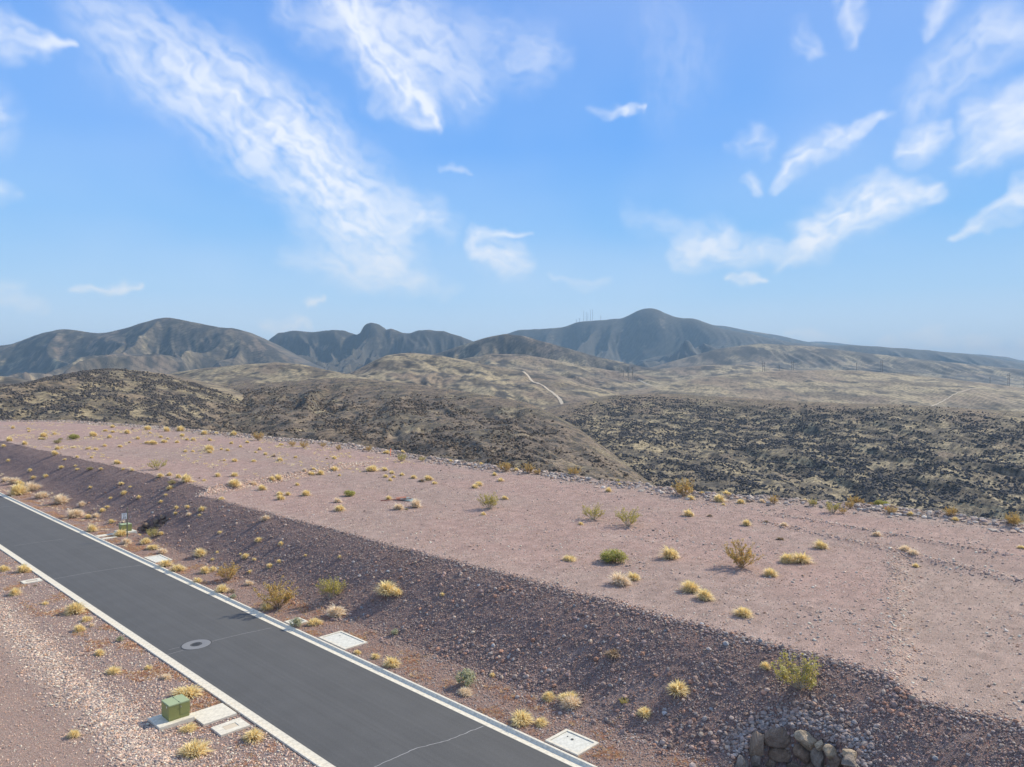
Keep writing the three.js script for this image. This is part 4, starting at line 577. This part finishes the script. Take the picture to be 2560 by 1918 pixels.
const KIND = { s: ['grass_tuft', 'straw yellow grass tuft', 'grass tuft'], p: ['grass_tuft', 'pale beige grass tuft', 'grass tuft'], b: ['brown_tuft', 'low brown withered tuft', 'withered tuft'], c: ['creosote_bush', 'open yellow-green creosote bush', 'bush'], o: ['creosote_bush', 'dry orange-yellow creosote bush', 'bush'], g: ['green_bush', 'dense bright green bush', 'bush'], l: ['brittlebush', 'rounded grey-green leafy bush', 'bush'], r: ['olive_bush', 'small round olive bush', 'bush'] };
const PLANTS = [["g",12.68,18.71,2.14],["s",9.96,22.55,1.38],["o",5.18,23.86,2.02],["s",8.68,15.75,0.91],["p",9.03,14.15,1.28],["s",4.6,16.05,1.11],["s",3.28,15.17,1.07],["s",0.03,14.08,0.89],["b",4.1,7.14,0.95],["s",-3.66,9.07,0.46],["s",-0.14,6.37,0.97],["s",0.54,4.64,0.71],["c",-5.54,8.55,1.92],["c",1.96,4.78,0.39],["s",24.23,6.34,1.71],["s",22.96,6.62,0.85],["s",15.94,0.77,0.84],["s",18.97,0.34,0.39],["s",17.62,0.72,0.48],["l",10.52,1.77,1.26],["p",9.81,0.95,0.68],["s",10.16,3.57,0.32],["s",5.9,3.54,0.67],["s",4.84,3.84,0.9],["p",4.22,3.54,0.93],["s",5.32,0.71,1.09],["s",4.5,1.14,0.62],["l",19.6,3.7,0.52],["s",19.19,7.56,0.37],["s",15.41,16.75,0.94],["s",140.28,6.97,0.85],["s",123.0,6.44,0.88],["s",116.98,5.6,0.94],["s",113.7,6.46,0.88],["s",113.91,8.68,0.94],["s",118.42,10.38,0.67],["s",110.16,9.6,0.68],["s",106.76,9.03,0.62],["s",99.51,10.26,0.69],["r",102.89,9.65,1.17],["s",86.52,8.69,0.75],["s",82.26,7.52,0.8],["s",83.71,6.42,0.6],["s",80.37,4.42,0.7],["s",80.98,5.23,0.59],["p",87.53,4.19,1.02],["s",93.85,6.95,0.61],["s",83.09,8.66,0.53],["s",77.44,7.7,0.7],["s",71.25,7.99,0.56],["s",73.94,10.02,0.92],["r",75.48,11.0,1.08],["s",72.26,9.06,0.53],["s",66.07,7.88,0.6],["s",64.49,7.14,0.45],["s",63.97,8.34,0.6],["p",61.91,7.5,0.58],["s",61.01,8.44,0.86],["s",59.72,7.81,0.44],["s",64.76,5.56,0.48],["p",48.45,9.61,0.93],["s",45.33,7.16,0.67],["s",41.67,7.47,0.59],["s",44.07,5.25,0.65],["s",52.41,6.72,0.5],["s",50.37,3.75,1.34],["s",48.64,4.75,0.38],["s",45.16,5.33,0.32],["s",42.41,5.3,0.39],["s",39.42,5.22,0.54],["s",39.07,5.93,0.41],["s",47.71,3.82,0.38],["s",40.81,4.0,0.46],["s",36.89,7.12,0.32],["s",32.58,7.83,0.39],["p",119.52,3.72,1.75],["p",123.46,3.05,1.52],["s",115.36,3.65,1.46],["s",106.99,1.22,2.27],["p",108.95,3.43,2.22],["p",101.23,2.89,1.77],["p",93.41,3.02,2.1],["p",81.95,1.67,1.72],["p",83.13,2.68,0.97],["s",79.71,2.66,0.76],["p",78.95,3.38,0.95],["s",73.76,3.49,0.66],["s",71.3,0.54,1.22],["p",62.02,1.26,0.97],["s",66.24,2.12,1.27],["s",60.55,2.43,1.13],["s",57.49,2.09,1.09],["p",54.84,2.14,0.92],["s",49.89,0.43,1.0],["s",47.16,0.5,1.11],["s",44.64,1.86,0.82],["s",44.73,2.62,0.69],["o",40.89,2.26,1.59],["s",42.26,0.36,0.72],["p",38.31,2.69,0.65],["s",37.95,0.4,0.88],["b",37.39,0.98,0.75],["o",30.87,1.39,2.33],["s",31.08,0.81,0.93],["c",28.75,4.6,1.77],["p",26.17,3.42,1.24],["s",25.7,1.36,0.87],["l",26.21,0.21,0.97],["s",65.34,3.56,0.68],["c",62.06,3.75,1.08],["s",61.54,4.35,0.6],["l",35.8,0.23,0.49],["s",56.57,-9.21,1.1],["s",58.44,-10.22,0.83],["s",40.83,-9.38,1.38],["s",38.19,-9.42,0.66],["s",36.21,-10.42,0.64],["p",36.65,-9.57,0.43],["s",49.09,-11.46,0.87],["s",44.6,-10.38,0.43],["l",32.08,-9.25,0.51],["s",30.42,-10.96,0.53],["s",26.57,-11.42,0.68],["s",25.92,-9.75,0.46],["p",23.75,-9.42,0.54],["s",20.6,-9.64,1.27],["s",16.54,-11.22,0.69],["s",13.71,-12.07,1.06],["s",13.57,-9.24,0.9],["s",18.73,-15.6,0.47],["b",50.93,-9.58,0.39],["s",155.94,9.54,0.89],["s",151.24,11.85,1.25],["s",162.78,11.7,1.59],["s",208.74,22.17,1.16],["s",203.18,24.52,0.98],["s",192.52,21.96,0.94],["s",177.52,23.91,1.04],["r",161.79,17.78,1.08],["r",148.7,17.15,1.91],["r",158.21,20.14,1.08],["g",158.87,22.72,2.46],["s",170.9,19.99,1.7],["s",163.18,17.64,0.95],["s",135.07,13.55,0.93],["s",136.98,14.77,0.71],["s",136.25,16.58,0.67],["s",131.31,17.63,0.94],["s",128.54,18.12,0.83],["s",135.3,21.8,0.88],["s",131.12,23.0,0.91],["s",164.29,28.34,1.72],["s",193.69,41.49,1.35],["s",172.9,35.13,1.04],["s",179.48,35.4,1.25],["s",156.81,29.29,1.25],["s",166.91,36.18,1.8],["b",182.52,42.61,0.98],["s",176.81,44.44,1.93],["s",163.97,40.26,0.9],["s",147.01,31.81,1.08],["s",139.74,27.72,0.72],["s",135.14,29.48,1.27],["s",132.13,29.59,1.5],["s",148.72,37.02,1.11],["s",135.02,32.75,1.54],["s",142.89,36.53,0.76],["s",132.53,34.16,1.15],["s",148.67,41.8,1.14],["s",137.67,38.41,0.96],["s",135.99,38.91,1.01],["s",151.33,47.52,1.77],["s",165.96,48.15,1.88],["s",167.2,45.89,1.87],["s",132.59,41.04,0.9],["s",149.41,49.65,1.18],["s",142.91,51.0,1.73],["s",122.15,40.64,0.8],["s",122.14,43.94,1.02],["s",113.52,38.44,0.86],["s",110.99,31.18,1.93],["s",107.0,29.88,1.1],["s",112.2,27.53,0.76],["s",111.2,28.56,0.72],["s",111.7,33.83,0.69],["s",108.74,33.75,0.77],["s",102.04,35.54,0.66],["s",106.02,38.4,0.92],["s",97.41,34.9,0.86],["b",93.56,34.58,0.92],["s",93.8,26.18,0.6],["s",91.76,26.83,0.91],["s",89.19,28.72,0.91],["s",87.97,32.35,0.56],["s",75.7,16.99,0.77],["s",74.41,18.72,0.94],["s",101.2,12.99,1.12],["c",89.8,14.5,1.99],["s",93.91,11.31,0.62],["s",90.8,11.53,0.64],["s",81.4,12.93,0.78],["s",78.37,12.89,0.91],["s",73.67,12.19,1.59],["s",81.09,11.6,1.0],["b",75.95,14.75,0.43],["s",73.09,14.02,0.48],["s",67.7,15.53,1.48],["p",68.79,18.55,0.88],["s",64.7,17.63,1.02],["s",70.28,22.58,1.17],["s",61.39,10.9,0.71],["s",114.31,13.17,0.63],["s",116.49,11.76,0.71],["s",125.96,10.92,1.1],["s",86.86,32.31,1.0],["s",89.31,36.02,0.62],["o",126.77,48.78,2.14],["o",108.33,46.17,1.21],["o",103.61,45.9,1.53],["o",102.17,49.11,1.07],["o",95.66,48.32,1.03],["o",90.86,51.47,1.14],["s",111.69,45.77,0.98],["s",84.91,40.72,1.04],["b",85.45,39.4,0.7],["s",74.04,33.54,1.11],["s",72.14,28.99,1.0],["s",71.98,30.21,0.97],["p",73.2,28.42,0.71],["s",73.73,30.25,0.65],["s",69.72,21.58,0.83],["s",64.93,22.5,0.55],["s",59.12,16.73,0.82],["s",56.47,15.6,0.88],["s",58.65,17.71,0.74],["s",56.99,18.96,1.03],["s",68.88,31.28,0.53],["g",52.89,22.14,1.46],["p",50.12,18.78,0.95],["s",45.8,16.59,1.18],["s",69.94,37.27,1.85],["s",68.8,38.88,0.93],["s",65.46,37.58,0.72],["s",62.79,34.67,0.69],["s",61.92,35.32,0.52],["s",59.69,33.07,0.67],["s",62.65,37.33,0.8],["s",59.25,36.76,0.93],["b",55.94,35.44,1.16],["s",56.31,36.95,1.15],["s",53.13,35.3,0.72],["c",76.48,47.82,1.44],["c",74.06,50.07,0.93],["s",84.68,54.25,0.89],["s",87.12,52.62,1.35],["s",69.57,52.42,0.73],["s",63.47,53.21,0.79],["s",47.43,23.87,0.8],["p",42.03,21.01,1.06],["p",41.71,23.01,1.34],["r",41.11,21.37,0.39],["s",46.96,36.33,0.94],["s",47.79,38.2,1.02],["s",53.31,46.18,0.88],["s",48.62,42.78,0.93],["c",35.28,27.71,1.85],["s",38.45,33.28,0.71],["s",33.33,24.96,0.53],["o",55.36,50.45,1.75],["s",54.55,51.88,0.81],["o",51.56,51.28,1.63],["o",49.84,51.4,0.98],["o",44.76,53.21,1.49],["s",45.27,52.86,0.7],["c",36.92,52.7,0.58],["s",33.23,45.89,0.88],["s",35.38,50.85,0.58],["c",24.05,30.87,1.72],["c",19.89,30.74,2.0],["s",23.36,28.14,0.47],["o",25.04,49.15,2.34],["s",23.29,47.59,0.86],["s",23.84,51.21,0.59],["s",20.49,48.47,1.4],["s",21.5,52.85,1.1],["s",18.96,46.89,0.46],["s",18.07,49.18,0.83],["o",15.34,51.53,1.03],["p",16.65,51.39,0.7],["s",18.21,38.65,1.05],["b",16.79,40.09,0.63],["s",11.92,38.38,0.78],["b",11.27,40.97,0.67],["p",9.32,40.46,0.66],["b",7.02,34.52,0.64],["c",11.6,52.85,0.89],["c",8.54,50.35,1.33],["o",8.23,54.11,0.88],["o",7.69,50.6,0.72],["o",8.64,56.47,1.15],["o",7.96,56.66,0.77],["o",7.08,56.92,0.57],["g",6.11,57.03,1.58],["o",4.12,53.58,1.08],["o",-0.68,55.91,1.11],["o",-6.01,54.75,1.21],["o",-5.79,55.96,1.0],["p",1.67,42.05,0.73],["s",3.21,33.88,1.06],["s",3.68,27.7,1.16],["s",2.78,28.57,1.25],["s",2.58,23.2,0.87],["p",-1.76,37.61,0.9],["p",-2.51,36.93,0.74],["s",-3.56,34.14,0.44],["s",2.44,54.04,0.71],["s",-1.54,54.19,0.57],["s",13.31,55.13,0.59],["s",-8.25,45.39,0.58]];
const MARKS = [[64.2, 1.95, 'the speed sign'], [18.1, -11.2, 'the near green cabinet'], [27.8, -6, 'the manhole'], [21.6, 1, 'the bluish vault lid'], [2.2, 1, 'the stained vault lid'], [53, .9, 'the middle vault'], [45.8, 24.7, 'the fallen teal board'], [-7, 4.3, 'the boulder basin'], [84.3, 51.5, 'the orange stakes'], [3.9, 51.4, 'the taped stake'], [52.6, -9.5, 'the far meter box'], [66, 6, 'the rock hollow'], [69, 14, 'the near step end'], [78, 38, 'the far step end'], [-4.5, 27, 'the lower ridge'], [250, 25, 'the far pad corner'], [110, 53, 'the upper rim']];
const ORD = 'first second third fourth fifth sixth seventh eighth ninth tenth eleventh twelfth thirteenth fourteenth fifteenth sixteenth seventeenth eighteenth nineteenth twentieth'.split(' ');
for (let i = 0; i < 19; i++) ORD.push((i < 9 ? 'twenty-' + ORD[i] : i === 9 ? 'thirtieth' : 'thirty-' + ORD[i - 10]));
const zone = (s, t) => t < -8.6 ? 'the near verge' : t < 3.5 ? 'the bank-foot verge' : t < tTop(s) - .1 ? 'the bank' : s > 66 + .375 * (t - 10.5) ? 'the upper pad' : s < -9.5 + .3 * (t - 10) ? 'the lower pad' : 'the middle pad';
{
  const info = PLANTS.map(([k, s, t, w]) => ({ k, s, t, w, z: zone(s, t), what: (w < .5 && 'spb'.includes(k) ? 'small ' : w > 1.15 ? 'large ' : '') + KIND[k][1] }));
  const taken = new Map();
  for (const q of info) { let best = 1e9; for (const m of MARKS) { const d = Math.hypot(q.s - m[0], q.t - m[1]); if (d < best) { best = d; q.mark = m[2]; q.d = d; } } const key = q.what + '|' + q.z + '|' + q.mark; if (!taken.has(key)) taken.set(key, []); taken.get(key).push(q); }
  for (const [, list] of taken) { list.sort((a, b) => a.d - b.d); list.forEach((q, i) => { q.label = i < ORD.length ? `${q.what} on ${q.z}, ${list.length === 1 ? 'the one by' : ORD[i] + ' from'} ${q.mark}` : `${q.what} on ${q.z}, farthest from ${q.mark}`; }); }
  info.forEach((q, i) => {
    const r = rng(900 + i * 7), [name, , category] = KIND[q.k], [x, z] = world(q.s, q.t), y = groundY(q.s, q.t) - .03, list = GEO[q.k], v = list[Math.floor(r() * list.length)];
    let o;
    if (Array.isArray(v)) { o = new THREE.Group(); o.name = numbered(name); scene.add(o); put('stems', v[0], stemMat, o); put('foliage', v[1], plantMat, o); } else o = put(name, v, plantMat);
    o.position.set(x, y, z); o.rotation.y = r() * 6.283; { const f = 'co'.includes(q.k) ? 1.22 : 'spb'.includes(q.k) ? 1.5 : 1.2, g = 'spb'.includes(q.k) ? .72 : q.k === 'g' || q.k === 'r' ? .6 : .86; o.scale.set(q.w * f, q.w * f * (g + .2 * r()), q.w * f); };
    tag(o, q.label, category, 'spb'.includes(q.k) ? 'dry tufts around the street and pads' : 'desert bushes around the street and pads');
  });
}
// blades too small or too many to count on the far pad and along the verge
{
  const r = rng(950), items = [];
  for (let i = 0; i < 4200; i++) { const s = 70 + 170 * r(), t = mix(11, 52, r()); if (t > tFar(s) - .5 || t < tTop(s) + .3 || ss(-.02, .3, fbm(s * .06, t * .14 + 50, 3)) < r()) continue; const [x, z] = world(s, t), q = .16 + .3 * r(), c = STRAWS[Math.floor(r() * 4)]; items.push({ x, y: groundY(s, t) - .01, z, ry: r() * 6.28, sx: q * 1.3, sy: q * .7, sz: q * 1.3, c }); }
  scatter('dry_grass', 'thin straw coloured grass in drifts on the upper pad', 'grass', sprayGeo(951, 34, 1.2, .3), weedMat, items);
  const v = [];
  for (let i = 0; i < 900; i++) { const s = 60 + 80 * r(), t = .2 + 4.2 * r(); if (ss(0, .3, fbm(s * .2, t * .4, 3)) < r() || onSlab(s, t)) continue; const [x, z] = world(s, t), q = .15 + .3 * r(), c = PALE[Math.floor(r() * 4)]; v.push({ x, y: groundY(s, t) - .01, z, ry: r() * 6.28, sx: q, sy: q * .8, sz: q, c }); }
  scatter('dry_grass', 'pale dry grass crowding the verge far up the street', 'grass', sprayGeo(952, 34, 1.1, .35), weedMat, v);
}
renderer.render(scene, camera);
